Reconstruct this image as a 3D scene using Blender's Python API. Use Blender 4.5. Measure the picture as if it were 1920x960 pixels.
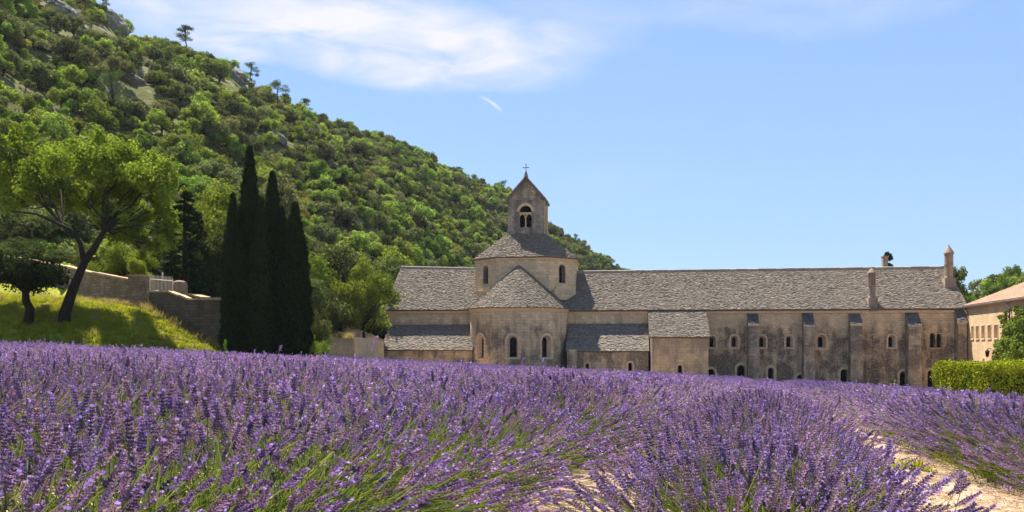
import bpy, math, random
import numpy as np
from math import sin, cos, pi, radians, sqrt, tan
from mathutils import Vector, Matrix, noise as mnoise

for _o in list(bpy.data.objects):
    bpy.data.objects.remove(_o)
SC = bpy.context.scene
COL = SC.collection
rng = np.random.default_rng(7)
random.seed(7)

# ------------------------------------------------------------------ camera, sky, sun, exposure
F = 1650.0                      # focal length in photo pixels (1920 wide)
HOR = 650.0                     # horizon row in the photo
cam_d = bpy.data.cameras.new('camera')
cam = bpy.data.objects.new('camera', cam_d)
COL.objects.link(cam)
cam_d.sensor_width = 36.0
cam_d.lens = F / 1920 * 36
cam_d.shift_y = (HOR - 480) / 1920
cam_d.clip_end = 6000
cam_d.clip_start = 0.05
cam.location = (0, 0, 0)
cam.rotation_euler = (pi / 2, 0, 0)
SC.camera = cam

SUN_EL, SUN_AZ = radians(61), radians(34)     # AZ: light travels towards -Y, turned to +X
sun_d = bpy.data.lights.new('sun', 'SUN')
sun_d.energy = 5.0
sun_d.angle = radians(0.5)
sun_d.color = (1.0, 0.95, 0.86)
sun = bpy.data.objects.new('sun', sun_d)
COL.objects.link(sun)
LIGHT = Vector((sin(SUN_AZ) * cos(SUN_EL), -cos(SUN_AZ) * cos(SUN_EL), -sin(SUN_EL)))
sun.rotation_euler = LIGHT.to_track_quat('-Z', 'Y').to_euler()
sun.location = (-60, 120, 200)

world = bpy.data.worlds.new('World')
SC.world = world
world.use_nodes = True


def pixdir(px, py):
    v = Vector(((px - 960) / F, 1.0, (HOR - py) / F))
    return v.normalized()


def build_world():
    nt = world.node_tree
    nt.nodes.clear()
    N, L = nt.nodes.new, nt.links.new
    out = N('ShaderNodeOutputWorld')
    bg = N('ShaderNodeBackground')
    bg.inputs['Strength'].default_value = 0.06
    sky = N('ShaderNodeTexSky')
    sky.sky_type = 'NISHITA'
    sky.sun_disc = False
    sky.sun_elevation = SUN_EL
    sky.sun_rotation = -SUN_AZ              # towards +Y, turned to -X
    sky.altitude = 300
    sky.air_density = 1.0
    sky.dust_density = 0.0
    sky.ozone_density = 1.8
    tc = N('ShaderNodeTexCoord')
    sep = N('ShaderNodeSeparateXYZ')
    L(tc.outputs['Generated'], sep.inputs[0])

    def math_(op, a, b=None, c=None, clamp=False):
        m = N('ShaderNodeMath')
        m.operation = op
        m.use_clamp = clamp
        for i, s in enumerate((a, b, c)):
            if s is None:
                continue
            if isinstance(s, (int, float)):
                m.inputs[i].default_value = s
            else:
                L(s, m.inputs[i])
        return m.outputs[0]
    zoff = math_('ADD', math_('MAXIMUM', sep.outputs[2], 0.0), 0.12)
    qx = math_('DIVIDE', sep.outputs[0], zoff)
    qy = math_('DIVIDE', sep.outputs[1], zoff)
    comb = N('ShaderNodeCombineXYZ')
    L(qx, comb.inputs[0])
    L(qy, comb.inputs[1])

    def q(px, py):
        d = pixdir(px, py)
        return np.array([d.x, d.y]) / (d.z + 0.12)
    # warp
    warp = N('ShaderNodeTexNoise')
    warp.inputs['Scale'].default_value = 2.2
    warp.inputs['Detail'].default_value = 5
    L(comb.outputs[0], warp.inputs['Vector'])
    wv = N('ShaderNodeVectorMath')
    wv.operation = 'MULTIPLY_ADD'
    L(warp.outputs['Color'], wv.inputs[0])
    wv.inputs[1].default_value = (0.42, 0.42, 0)
    L(comb.outputs[0], wv.inputs[2])
    sub = N('ShaderNodeVectorMath')
    sub.operation = 'SUBTRACT'
    L(wv.outputs[0], sub.inputs[0])
    sub.inputs[1].default_value = (0.21, 0.21, 0)
    P = sub.outputs[0]
    sp = N('ShaderNodeSeparateXYZ')
    L(P, sp.inputs[0])

    def ellipse(c, e, hw, amp):
        c, e = np.array(c), np.array(e)
        d = e - c
        ln = np.linalg.norm(d)
        d = d / ln
        n = np.array([-d[1], d[0]])
        s = math_('ADD', math_('MULTIPLY', sp.outputs[0], d[0] / ln), math_('MULTIPLY_ADD', sp.outputs[1], d[1] / ln, -float(c @ d) / ln))
        t = math_('ADD', math_('MULTIPLY', sp.outputs[0], n[0] / hw), math_('MULTIPLY_ADD', sp.outputs[1], n[1] / hw, -float(c @ n) / hw))
        r2 = math_('ADD', math_('MULTIPLY', s, s), math_('MULTIPLY', t, t))
        return math_('MULTIPLY', math_('SUBTRACT', 1.0, r2, clamp=True), amp)
    m1 = ellipse(q(670, 66), q(1130, 145), 0.30, 1.25)
    m2 = ellipse(q(430, 40), q(680, 80), 0.17, 0.95)
    m3 = ellipse(q(1480, 12), q(1850, 2), 0.17, 0.34)
    m4 = ellipse(q(390, 105), q(480, 135), 0.13, 0.45)
    m5 = ellipse(q(1000, 60), q(1240, 60), 0.3, 0.35)
    msum = math_('ADD', math_('ADD', math_('MAXIMUM', m1, m2), m3), math_('ADD', m4, m5))
    fine = N('ShaderNodeTexNoise')
    fine.inputs['Scale'].default_value = 5.0
    fine.inputs['Detail'].default_value = 9
    fine.inputs['Roughness'].default_value = 0.55
    fine.inputs['Distortion'].default_value = 0.5
    mp = N('ShaderNodeMapping')
    mp.inputs['Rotation'].default_value = (0, 0, radians(-28))
    mp.inputs['Scale'].default_value = (0.85, 1.15, 1)
    L(comb.outputs[0], mp.inputs['Vector'])
    L(mp.outputs[0], fine.inputs['Vector'])
    fr = N('ShaderNodeMapRange')
    fr.inputs['From Min'].default_value = 0.30
    fr.inputs['From Max'].default_value = 0.74
    L(fine.outputs['Fac'], fr.inputs['Value'])
    # thin general cirrus so that the sky goes on beyond the frame
    gen = N('ShaderNodeTexNoise')
    gen.inputs['Scale'].default_value = 0.45
    gen.inputs['Detail'].default_value = 4
    L(comb.outputs[0], gen.inputs['Vector'])
    gr = N('ShaderNodeMapRange')
    gr.inputs['From Min'].default_value = 0.56
    gr.inputs['From Max'].default_value = 0.8
    gr.inputs['To Max'].default_value = 0.22
    L(gen.outputs['Fac'], gr.inputs['Value'])
    tot = math_('ADD', msum, gr.outputs[0])
    dens = math_('MULTIPLY', tot, math_('MULTIPLY_ADD', fr.outputs[0], 1.0, 0.22), clamp=True)
    dens = math_('MULTIPLY', math_('POWER', dens, 1.05), 0.95, clamp=True)
    # short contrail-like wisp
    c0, c1 = q(896, 178), q(946, 212)
    dd = c1 - c0
    ln = np.linalg.norm(dd)
    dd /= ln
    nn = np.array([-dd[1], dd[0]])
    cc = (c0 + c1) / 2
    wz = N('ShaderNodeTexNoise')
    wz.inputs['Scale'].default_value = 9.0
    L(comb.outputs[0], wz.inputs['Vector'])
    s = math_('ADD', math_('MULTIPLY', qx, dd[0] * 2 / ln), math_('MULTIPLY_ADD', qy, dd[1] * 2 / ln, -float(cc @ dd) * 2 / ln))
    t = math_('ADD', math_('MULTIPLY', qx, nn[0]), math_('MULTIPLY_ADD', qy, nn[1], -float(cc @ nn)))
    t = math_('MULTIPLY_ADD', math_('SUBTRACT', wz.outputs['Fac'], 0.5), 0.08, t)
    t = math_('DIVIDE', t, 0.013)
    w = math_('SUBTRACT', 1.0, math_('ADD', math_('MULTIPLY', s, s), math_('MULTIPLY', t, t)), clamp=True)
    dens = math_('MAXIMUM', dens, math_('MULTIPLY', w, 0.55))
    mix = N('ShaderNodeMix')
    mix.data_type = 'RGBA'
    L(dens, mix.inputs['Factor'])
    # a constant blue mixed into the sky colour flattens its gradient
    even = N('ShaderNodeMix')
    even.data_type = 'RGBA'
    even.inputs['Factor'].default_value = 0.68
    L(sky.outputs[0], even.inputs['A'])
    even.inputs['B'].default_value = (1.95, 3.3, 6.0, 1)
    L(even.outputs['Result'], mix.inputs['A'])
    mix.inputs['B'].default_value = (5.6, 5.5, 5.75, 1)
    L(mix.outputs['Result'], bg.inputs['Color'])
    L(bg.outputs[0], out.inputs[0])


build_world()
SC.view_settings.view_transform = 'Standard'
SC.view_settings.look = 'None'
SC.view_settings.gamma = 1.0
SC.view_settings.use_curve_mapping = False
SC.view_settings.exposure = 1.5
SC.cycles.max_bounces = 6
SC.cycles.diffuse_bounces = 3
SC.cycles.transmission_bounces = 3
SC.cycles.use_adaptive_sampling = True


# ------------------------------------------------------------------ helpers
def at(px, py, Y):
    return Vector(((px - 960) / F * Y, Y, (HOR - py) / F * Y))


WLOC = {}


def wloc(o):
    return WLOC.get(o.name, Vector((0, 0, 0)))


def setp(o, label=None, cat=None, group=None, kind=None):
    if label:
        o['label'] = label
    if cat:
        o['category'] = cat
    if group:
        o['group'] = group
    if kind:
        o['kind'] = kind
    return o


def thing(name, loc, label, cat, group=None):
    o = bpy.data.objects.new(name, None)
    COL.objects.link(o)
    o.location = loc
    o.empty_display_size = 0.3
    WLOC[o.name] = Vector(loc)
    return setp(o, label, cat, group)


def link(name, me, parent=None, loc=None):
    """world-space mesh (loc None) or a local mesh placed at loc"""
    o = bpy.data.objects.new(name, me)
    COL.objects.link(o)
    w = Vector(loc) if loc is not None else Vector((0, 0, 0))
    if parent is not None:
        o.parent = parent
        o.matrix_parent_inverse = Matrix.Translation(-wloc(parent))
    o.location = w
    WLOC[o.name] = w
    return o


class MB:
    def __init__(self):
        self.v, self.f, self.uv, self.m, self.c = [], [], [], [], []

    def quad(self, pts, uvs=None, m=0, col=None):
        n = len(self.v)
        self.v += [tuple(p) for p in pts]
        if uvs is None:
            uvs = self._uv(pts)
        self.uv += uvs
        self.c += [col or (1, 1, 1)] * len(pts)
        self.f.append(tuple(range(n, n + len(pts))))
        self.m.append(m)

    def _uv(self, pts):
        p = [Vector(q) for q in pts]
        nrm = Vector((0, 0, 0))
        for i in range(1, len(p) - 1):
            nrm += (p[i] - p[0]).cross(p[i + 1] - p[0])
        if nrm.length < 1e-12:
            return [(q.x, q.z) for q in p]
        nrm.normalize()
        if abs(nrm.z) > 0.8:
            return [(q.x, q.y) for q in p]
        t = Vector((nrm.y, -nrm.x, 0)).normalized()
        b = nrm.cross(t)
        if b.z < 0:
            b = -b
        return [(q.dot(t), q.dot(b)) for q in p]

    def box(self, mp, u0, u1, v0, v1, z0, z1, m=0, col=None):
        P = lambda u, v, z: mp(u, v, z)
        for f in ([(u0, v1, z0), (u1, v1, z0), (u1, v1, z1), (u0, v1, z1)],
                  [(u1, v0, z0), (u0, v0, z0), (u0, v0, z1), (u1, v0, z1)],
                  [(u0, v0, z0), (u0, v1, z0), (u0, v1, z1), (u0, v0, z1)],
                  [(u1, v1, z0), (u1, v0, z0), (u1, v0, z1), (u1, v1, z1)],
                  [(u0, v1, z1), (u1, v1, z1), (u1, v0, z1), (u0, v0, z1)],
                  [(u0, v0, z0), (u1, v0, z0), (u1, v1, z0), (u0, v1, z0)]):
            self.quad([P(*q) for q in f], m=m, col=col)

    def tube(self, pts, rads, seg=8, m=0, cap=True):
        pts = [Vector(p) for p in pts]
        rings = []
        for i, p in enumerate(pts):
            d = (pts[min(i + 1, len(pts) - 1)] - pts[max(i - 1, 0)]).normalized()
            a = d.cross(Vector((0.31, 0.95, 0.02)))
            if a.length < 1e-3:
                a = d.cross(Vector((1, 0, 0)))
            a.normalize()
            b = d.cross(a)
            rings.append([p + (a * cos(2 * pi * k / seg) + b * sin(2 * pi * k / seg)) * rads[i] for k in range(seg)])
        for i in range(len(pts) - 1):
            for k in range(seg):
                k2 = (k + 1) % seg
                self.quad([rings[i][k], rings[i][k2], rings[i + 1][k2], rings[i + 1][k]], m=m)
        if cap:
            self.quad(rings[-1], m=m)
            self.quad(rings[0][::-1], m=m)

    def lathe(self, c, prof, seg=14, m=0):
        """prof: list of (radius, z) going up around the vertical through c"""
        for i in range(len(prof) - 1):
            r0, z0 = prof[i]
            r1, z1 = prof[i + 1]
            for k in range(seg):
                a, b = 2 * pi * k / seg, 2 * pi * (k + 1) / seg
                q = [(c[0] + r0 * cos(a), c[1] + r0 * sin(a), c[2] + z0), (c[0] + r0 * cos(b), c[1] + r0 * sin(b), c[2] + z0),
                     (c[0] + r1 * cos(b), c[1] + r1 * sin(b), c[2] + z1), (c[0] + r1 * cos(a), c[1] + r1 * sin(a), c[2] + z1)]
                if r1 < 1e-4:
                    q = q[:3]
                elif r0 < 1e-4:
                    q = q[1:]
                self.quad(q, m=m)

    def mesh(self, name, mats, off=None):
        me = bpy.data.meshes.new(name)
        V = self.v
        if off is not None:
            V = [(a - off[0], b - off[1], c - off[2]) for a, b, c in V]
        me.from_pydata(V, [], self.f)
        uvl = me.uv_layers.new(name='UVMap')
        li = np.empty(len(me.loops), dtype=np.int32)
        me.loops.foreach_get('vertex_index', li)
        uvl.data.foreach_set('uv', np.array(self.uv, dtype=np.float32)[li].ravel())
        ca = me.color_attributes.new('Col', 'FLOAT_COLOR', 'POINT')
        cc = np.ones((len(V), 4), dtype=np.float32)
        cc[:, :3] = np.array(self.c, dtype=np.float32)
        ca.data.foreach_set('color', cc.ravel())
        for mt in mats:
            me.materials.append(mt)
        me.polygons.foreach_set('material_index', np.array(self.m, dtype=np.int32))
        me.update()
        return me

    def build(self, name, mats, parent=None, loc=None):
        """verts are in world space; loc becomes the origin of a top-level mesh"""
        if not isinstance(mats, (list, tuple)):
            mats = [mats]
        return link(name, self.mesh(name, mats, loc), parent, loc)


def np_mesh(name, V, Fq, colors, mats, midx=None):
    """numpy mesh of polygons that all have Fq.shape[1] corners"""
    me = bpy.data.meshes.new(name)
    k = Fq.shape[1]
    me.vertices.add(len(V))
    me.vertices.foreach_set('co', np.asarray(V, dtype=np.float32).ravel())
    me.loops.add(Fq.size)
    me.loops.foreach_set('vertex_index', Fq.astype(np.int32).ravel())
    me.polygons.add(len(Fq))
    me.polygons.foreach_set('loop_start', np.arange(0, Fq.size, k, dtype=np.int32))
    me.polygons.foreach_set('loop_total', np.full(len(Fq), k, dtype=np.int32))
    if midx is not None:
        me.polygons.foreach_set('material_index', np.asarray(midx, dtype=np.int32))
    ca = me.color_attributes.new('Col', 'FLOAT_COLOR', 'POINT')
    cc = np.ones((len(V), 4), dtype=np.float32)
    cc[:, :3] = colors
    ca.data.foreach_set('color', cc.ravel())
    for mt in mats:
        me.materials.append(mt)
    me.update(calc_edges=True)
    me.validate()
    return me


# ------------------------------------------------------------------ materials
class NT:
    def __init__(self, name):
        self.mat = bpy.data.materials.new(name)
        self.mat.use_nodes = True
        self.nt = self.mat.node_tree
        self.nt.nodes.clear()
        self.out = self.n('ShaderNodeOutputMaterial')

    def n(self, t, **kw):
        x = self.nt.nodes.new(t)
        for k, v in kw.items():
            setattr(x, k, v)
        return x

    def l(self, a, b):
        self.nt.links.new(a, b)

    def val(self, s, v):
        if isinstance(v, (int, float, tuple)):
            s.default_value = v
        else:
            self.l(v, s)

    def noise(self, vec, scale, detail=4, rough=0.55, dist=0.0):
        t = self.n('ShaderNodeTexNoise')
        t.inputs['Scale'].default_value = scale
        t.inputs['Detail'].default_value = detail
        t.inputs['Roughness'].default_value = rough
        t.inputs['Distortion'].default_value = dist
        if vec is not None:
            self.l(vec, t.inputs['Vector'])
        return t.outputs['Fac']

    def map(self, vec, scale=(1, 1, 1), loc=(0, 0, 0)):
        m = self.n('ShaderNodeMapping')
        m.inputs['Scale'].default_value = scale
        m.inputs['Location'].default_value = loc
        self.l(vec, m.inputs['Vector'])
        return m.outputs[0]

    def ramp(self, fac, a, b, lo=0.0, hi=1.0):
        m = self.n('ShaderNodeMapRange')
        m.inputs['From Min'].default_value = a
        m.inputs['From Max'].default_value = b
        m.inputs['To Min'].default_value = lo
        m.inputs['To Max'].default_value = hi
        self.l(fac, m.inputs['Value'])
        return m.outputs[0]

    def mix(self, fac, a, b, mode='MIX'):
        m = self.n('ShaderNodeMix', data_type='RGBA', blend_type=mode)
        self.val(m.inputs['Factor'], fac)
        self.val(m.inputs['A'], a if not (isinstance(a, tuple) and len(a) == 3) else a + (1,))
        self.val(m.inputs['B'], b if not (isinstance(b, tuple) and len(b) == 3) else b + (1,))
        return m.outputs['Result']

    def mth(self, op, a, b=0.0):
        m = self.n('ShaderNodeMath', operation=op)
        self.val(m.inputs[0], a)
        self.val(m.inputs[1], b)
        return m.outputs[0]

    def bump(self, h, strength=0.4, dist=0.02, nrm=None):
        b = self.n('ShaderNodeBump')
        b.inputs['Strength'].default_value = strength
        b.inputs['Distance'].default_value = dist
        self.l(h, b.inputs['Height'])
        if nrm is not None:
            self.l(nrm, b.inputs['Normal'])
        return b.outputs[0]

    def principled(self, col, rough=0.9, nrm=None, spec=0.2, metal=0.0):
        p = self.n('ShaderNodeBsdfPrincipled')
        self.val(p.inputs['Base Color'], col if not (isinstance(col, tuple) and len(col) == 3) else col + (1,))
        self.val(p.inputs['Roughness'], rough)
        p.inputs['Specular IOR Level'].default_value = spec
        p.inputs['Metallic'].default_value = metal
        if nrm is not None:
            self.l(nrm, p.inputs['Normal'])
        self.l(p.outputs[0], self.out.inputs[0])
        return self.mat


def plain(name, col, rough=0.7, spec=0.3, metal=0.0, var=0.25, scale=6.0):
    t = NT(name)
    g = t.n('ShaderNodeTexCoord').outputs['Object']
    c = t.mix(t.ramp(t.noise(g, scale, 5), 0.3, 0.7), tuple(x * (1 - var) for x in col), tuple(min(1, x * (1 + var)) for x in col))
    return t.principled(c, rough, None, spec, metal)


def stone_mat(name, base, light, dark, stain=0.6, bw=0.55, bh=0.27, mortar=0.5, speck=0.3, wash=None):
    """coursed masonry in UV metres with weather stains"""
    t = NT(name)
    uv = t.n('ShaderNodeUVMap').outputs[0]
    br = t.n('ShaderNodeTexBrick')
    wob = t.n('ShaderNodeVectorMath', operation='MULTIPLY_ADD')
    nz = t.n('ShaderNodeTexNoise')
    nz.inputs['Scale'].default_value = 1.7
    t.l(uv, nz.inputs['Vector'])
    t.l(nz.outputs['Color'], wob.inputs[0])
    wob.inputs[1].default_value = (0.16, 0.07, 0)
    t.l(uv, wob.inputs[2])
    t.l(wob.outputs[0], br.inputs['Vector'])
    br.inputs['Scale'].default_value = 1.0
    br.inputs['Brick Width'].default_value = bw
    br.inputs['Row Height'].default_value = bh
    br.inputs['Mortar Size'].default_value = 0.012
    br.inputs['Mortar Smooth'].default_value = 0.4
    br.inputs['Color1'].default_value = (0, 0, 0, 1)
    br.inputs['Color2'].default_value = (1, 1, 1, 1)
    br.inputs['Mortar'].default_value = (0.4, 0.4, 0.4, 1)
    sepc = t.n('ShaderNodeSeparateColor')
    t.l(br.outputs['Color'], sepc.inputs[0])
    c = t.mix(sepc.outputs[0], base, light)
    c = t.mix(t.mth('MULTIPLY', br.outputs['Fac'], mortar), c, tuple(x * 0.55 for x in base))
    big = t.noise(uv, 0.45, 8, 0.66, 0.6)
    streak = t.noise(t.map(uv, (1.3, 0.22, 1)), 1.2, 5, 0.6)
    st = t.mth('ADD', t.mth('MULTIPLY', big, 0.6), t.mth('MULTIPLY', streak, 0.4))
    sm = t.ramp(st, 0.44, 0.55, 0, stain)
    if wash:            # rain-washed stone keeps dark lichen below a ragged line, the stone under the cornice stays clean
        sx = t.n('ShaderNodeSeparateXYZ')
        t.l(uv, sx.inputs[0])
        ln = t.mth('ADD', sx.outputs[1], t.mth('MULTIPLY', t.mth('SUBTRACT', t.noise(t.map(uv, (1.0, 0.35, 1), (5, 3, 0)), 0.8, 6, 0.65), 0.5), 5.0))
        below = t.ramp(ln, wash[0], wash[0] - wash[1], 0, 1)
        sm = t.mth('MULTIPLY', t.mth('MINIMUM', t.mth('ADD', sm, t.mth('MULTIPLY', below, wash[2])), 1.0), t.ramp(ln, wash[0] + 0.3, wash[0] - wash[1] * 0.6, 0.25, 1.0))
    c = t.mix(sm, c, dark)
    patch = t.ramp(t.noise(t.map(uv, (1, 1, 1), (31, 7, 0)), 0.9, 6, 0.65), 0.52, 0.72, 0, 0.5)
    c = t.mix(patch, c, tuple(x * 0.5 + y * 0.5 for x, y in zip(dark, base)))
    mid = t.ramp(t.noise(uv, 6.5, 6, 0.7), 0.5, 0.75, 0, speck)
    c = t.mix(mid, c, tuple(min(1, x * 1.45) for x in light))
    fine = t.noise(uv, 14, 6, 0.7)
    c = t.mix(t.ramp(fine, 0.4, 0.65, 0, 0.35), c, tuple(x * 0.45 for x in base))
    h = t.mth('ADD', t.mth('MULTIPLY', br.outputs['Fac'], -0.7), t.mth('MULTIPLY', fine, 0.6))
    nrm = t.bump(h, 0.7, 0.03)
    return t.principled(c, 0.95, nrm, 0.1)


def slate_mat(name, tint=(1, 1, 1)):
    t = NT(name)
    g = t.n('ShaderNodeTexCoord').outputs['Object']
    a = t.n('ShaderNodeVertexColor')
    a.layer_name = 'Col'
    lich = t.ramp(t.noise(g, 2.6, 6, 0.65), 0.45, 0.7, 0, 0.55)
    c = t.mix(lich, a.outputs[0], (0.16 * tint[0], 0.15 * tint[1], 0.13 * tint[2]))
    big = t.ramp(t.noise(g, 0.35, 6, 0.6), 0.4, 0.65, 0, 0.4)
    c = t.mix(big, c, (0.27, 0.22, 0.165))
    nz = t.noise(g, 17, 5, 0.7)
    c = t.mix(t.ramp(nz, 0.4, 0.7, 0, 0.45), c, (0.12, 0.11, 0.10))
    return t.principled(c, 0.92, t.bump(nz, 0.5, 0.02), 0.12)


def plant_mat(name, trans=0.35, hue=0.03, val=0.3, tint=(1, 1, 1), gloss=0.0):
    """vertex-coloured leaf with light coming through, varied per object"""
    t = NT(name)
    a = t.n('ShaderNodeVertexColor')
    a.layer_name = 'Col'
    oi = t.n('ShaderNodeObjectInfo')
    hs = t.n('ShaderNodeHueSaturation')
    t.l(a.outputs[0], hs.inputs['Color'])
    t.l(t.ramp(oi.outputs['Random'], 0, 1, 0.5 - hue, 0.5 + hue), hs.inputs['Hue'])
    r2 = t.mth('FRACT', t.mth('MULTIPLY', oi.outputs['Random'], 17.31))
    t.l(t.ramp(r2, 0, 1, 1 - val, 1 + val), hs.inputs['Value'])
    c = hs.outputs[0]
    d = t.n('ShaderNodeBsdfDiffuse')
    t.l(c, d.inputs[0])
    tr = t.n('ShaderNodeBsdfTranslucent')
    c2 = t.mix(1.0, c, (1.15 * tint[0], 1.1 * tint[1], 0.75 * tint[2]), 'MULTIPLY')
    t.l(c2, tr.inputs[0])
    ms = t.n('ShaderNodeMixShader')
    ms.inputs[0].default_value = trans
    t.l(d.outputs[0], ms.inputs[1])
    t.l(tr.outputs[0], ms.inputs[2])
    o = ms.outputs[0]
    if gloss:
        gl = t.n('ShaderNodeBsdfGlossy')
        gl.inputs['Roughness'].default_value = 0.45
        gl.inputs['Color'].default_value = (0.9, 0.95, 0.85, 1)
        m2 = t.n('ShaderNodeMixShader')
        m2.inputs[0].default_value = gloss
        t.l(o, m2.inputs[1])
        t.l(gl.outputs[0], m2.inputs[2])
        o = m2.outputs[0]
    t.l(o, t.out.inputs[0])
    return t.mat


def bark_mat(name, col):
    t = NT(name)
    g = t.n('ShaderNodeTexCoord').outputs['Object']
    n = t.noise(t.map(g, (3, 3, 0.7)), 5, 6, 0.65)
    c = t.mix(t.ramp(n, 0.35, 0.65), tuple(x * 0.5 for x in col), tuple(x * 1.4 for x in col))
    return t.principled(c, 0.95, t.bump(n, 0.8, 0.03), 0.1)


def soil_mat():
    t = NT('sandy_soil')
    g = t.n('ShaderNodeTexCoord').outputs['Object']
    a = t.noise(g, 0.5, 6, 0.6)
    c = t.mix(t.ramp(a, 0.35, 0.65), (0.36, 0.245, 0.16), (0.47, 0.335, 0.225))
    b = t.noise(g, 9, 7, 0.7)
    c = t.mix(t.ramp(b, 0.45, 0.7, 0, 0.55), c, (0.25, 0.16, 0.10))
    v = t.n('ShaderNodeTexVoronoi')
    v.inputs['Scale'].default_value = 26
    t.l(g, v.inputs['Vector'])
    c = t.mix(t.ramp(v.outputs['Distance'], 0.0, 0.22, 0.4, 0), c, (0.50, 0.37, 0.26))
    h = t.mth('ADD', t.mth('MULTIPLY', b, 1.0), t.mth('MULTIPLY', v.outputs['Distance'], 0.5))
    return t.principled(c, 0.97, t.bump(h, 0.8, 0.04), 0.05)


def grass_ground_mat():
    t = NT('grass_ground')
    g = t.n('ShaderNodeTexCoord').outputs['Object']
    a = t.noise(g, 0.45, 6, 0.6)
    c = t.mix(t.ramp(a, 0.35, 0.65), (0.24, 0.26, 0.03), (0.33, 0.32, 0.045))
    b = t.noise(g, 5, 7, 0.7)
    c = t.mix(t.ramp(b, 0.45, 0.7, 0, 0.6), c, (0.14, 0.16, 0.025))
    return t.principled(c, 0.97, t.bump(b, 0.8, 0.08), 0.05)


def hill_mat():
    t = NT('hill_ground')
    g = t.n('ShaderNodeTexCoord').outputs['Object']
    a = t.noise(g, 0.05, 7, 0.65)
    c = t.mix(t.ramp(a, 0.4, 0.6), (0.10, 0.11, 0.03), (0.17, 0.16, 0.055))
    b = t.noise(g, 0.35, 7, 0.7)
    c = t.mix(t.ramp(b, 0.50, 0.64, 0, 0.8), c, (0.33, 0.27, 0.21))
    f = t.noise(g, 2.5, 6, 0.7)
    c = t.mix(t.ramp(f, 0.45, 0.7, 0, 0.6), c, (0.07, 0.08, 0.03))
    return t.principled(c, 0.97, t.bump(f, 0.9, 0.5), 0.05)


def rock_mat():
    t = NT('limestone_rock')
    g = t.n('ShaderNodeTexCoord').outputs['Object']
    n = t.noise(t.map(g, (1, 1, 0.45)), 0.9, 8, 0.7)
    c = t.mix(t.ramp(n, 0.35, 0.65), (0.10, 0.09, 0.08), (0.36, 0.33, 0.29))
    return t.principled(c, 0.95, t.bump(n, 1.0, 0.8), 0.1)


M = {}
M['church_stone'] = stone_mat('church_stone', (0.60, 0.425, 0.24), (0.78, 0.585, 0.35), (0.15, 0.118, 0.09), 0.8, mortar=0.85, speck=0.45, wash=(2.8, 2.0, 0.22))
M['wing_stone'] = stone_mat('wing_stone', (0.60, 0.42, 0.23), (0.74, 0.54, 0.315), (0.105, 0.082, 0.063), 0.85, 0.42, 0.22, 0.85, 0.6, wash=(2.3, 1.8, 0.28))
M['annex_stone'] = stone_mat('annex_stone', (0.60, 0.41, 0.215), (0.70, 0.51, 0.295), (0.225, 0.17, 0.12), 0.7, mortar=0.8, speck=0.35)
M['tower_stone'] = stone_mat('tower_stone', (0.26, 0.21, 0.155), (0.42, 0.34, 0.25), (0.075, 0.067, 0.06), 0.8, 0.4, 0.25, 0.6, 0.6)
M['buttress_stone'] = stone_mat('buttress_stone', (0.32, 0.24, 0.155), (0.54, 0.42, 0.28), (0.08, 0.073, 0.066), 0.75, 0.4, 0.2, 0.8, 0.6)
M['trim_stone'] = stone_mat('trim_stone', (0.64, 0.46, 0.27), (0.74, 0.56, 0.35), (0.32, 0.25, 0.17), 0.25, 0.6, 0.3, 0.3, 0.1)
M['pale_stone'] = stone_mat('pale_stone', (0.58, 0.40, 0.225), (0.70, 0.51, 0.31), (0.38, 0.25, 0.14), 0.5, 0.38, 0.17, 0.75, 0.3)
M['rubble'] = stone_mat('rubble_stone', (0.27, 0.195, 0.12), (0.44, 0.33, 0.22), (0.085, 0.075, 0.06), 0.55, 0.34, 0.18, 0.9, 0.5)
M['rubble_dark'] = stone_mat('rubble_dark_stone', (0.12, 0.09, 0.06), (0.19, 0.145, 0.095), (0.06, 0.052, 0.035), 0.6, 0.34, 0.18, 0.9, 0.3)
M['render_wall'] = stone_mat('rendered_wall', (0.72, 0.49, 0.25), (0.78, 0.54, 0.29), (0.34, 0.25, 0.14), 0.35, 1.2, 0.6, 0.1, 0.15)
M['tan_rubble'] = stone_mat('tan_rubble_stone', (0.56, 0.38, 0.20), (0.70, 0.50, 0.28), (0.22, 0.165, 0.105), 0.5, 0.34, 0.18, 0.9, 0.3)
M['slate'] = slate_mat('stone_slate')
M['dark_slate'] = plain('dark_slate', (0.06, 0.062, 0.068), 0.8, 0.2, 0, 0.35, 5)
M['roof_under'] = plain('roof_underside', (0.15, 0.12, 0.09), 0.95, 0.1)
M['glass'] = plain('dark_window_glass', (0.006, 0.006, 0.007), 0.5, 0.08, 0, 0.2)
M['interior'] = plain('dark_interior', (0.008, 0.007, 0.006), 0.95, 0.05)
M['iron'] = plain('dark_iron', (0.02, 0.02, 0.022), 0.7, 0.15, 0.0)
M['bronze'] = plain('old_bronze', (0.14, 0.10, 0.05), 0.5, 0.4, 0.8)
M['zinc'] = plain('zinc_pipe', (0.55, 0.52, 0.47), 0.6, 0.4, 0.1)
M['copper'] = plain('brown_pipe', (0.10, 0.065, 0.05), 0.6, 0.4, 0.1)
M['chimney'] = stone_mat('chimney_stone', (0.36, 0.255, 0.175), (0.48, 0.35, 0.25), (0.14, 0.11, 0.09), 0.6, 0.3, 0.15, 0.7, 0.3)
M['terracotta'] = slate_mat('terracotta_tile', (2.4, 1.5, 1.0))
M['paint'] = plain('pale_painted_metal', (0.66, 0.60, 0.50), 0.6, 0.3, 0, 0.12)
M['soil'] = soil_mat()
M['grass_ground'] = grass_ground_mat()
M['hill'] = hill_mat()
M['rock'] = rock_mat()
M['leaf'] = plant_mat('tree_leaf', 0.45, 0.02, 0.25)
M['hill_leaf'] = plant_mat('hill_leaf', 0.34, 0.022, 0.42)
M['needle'] = plant_mat('conifer_needle', 0.12, 0.01, 0.15)
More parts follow.
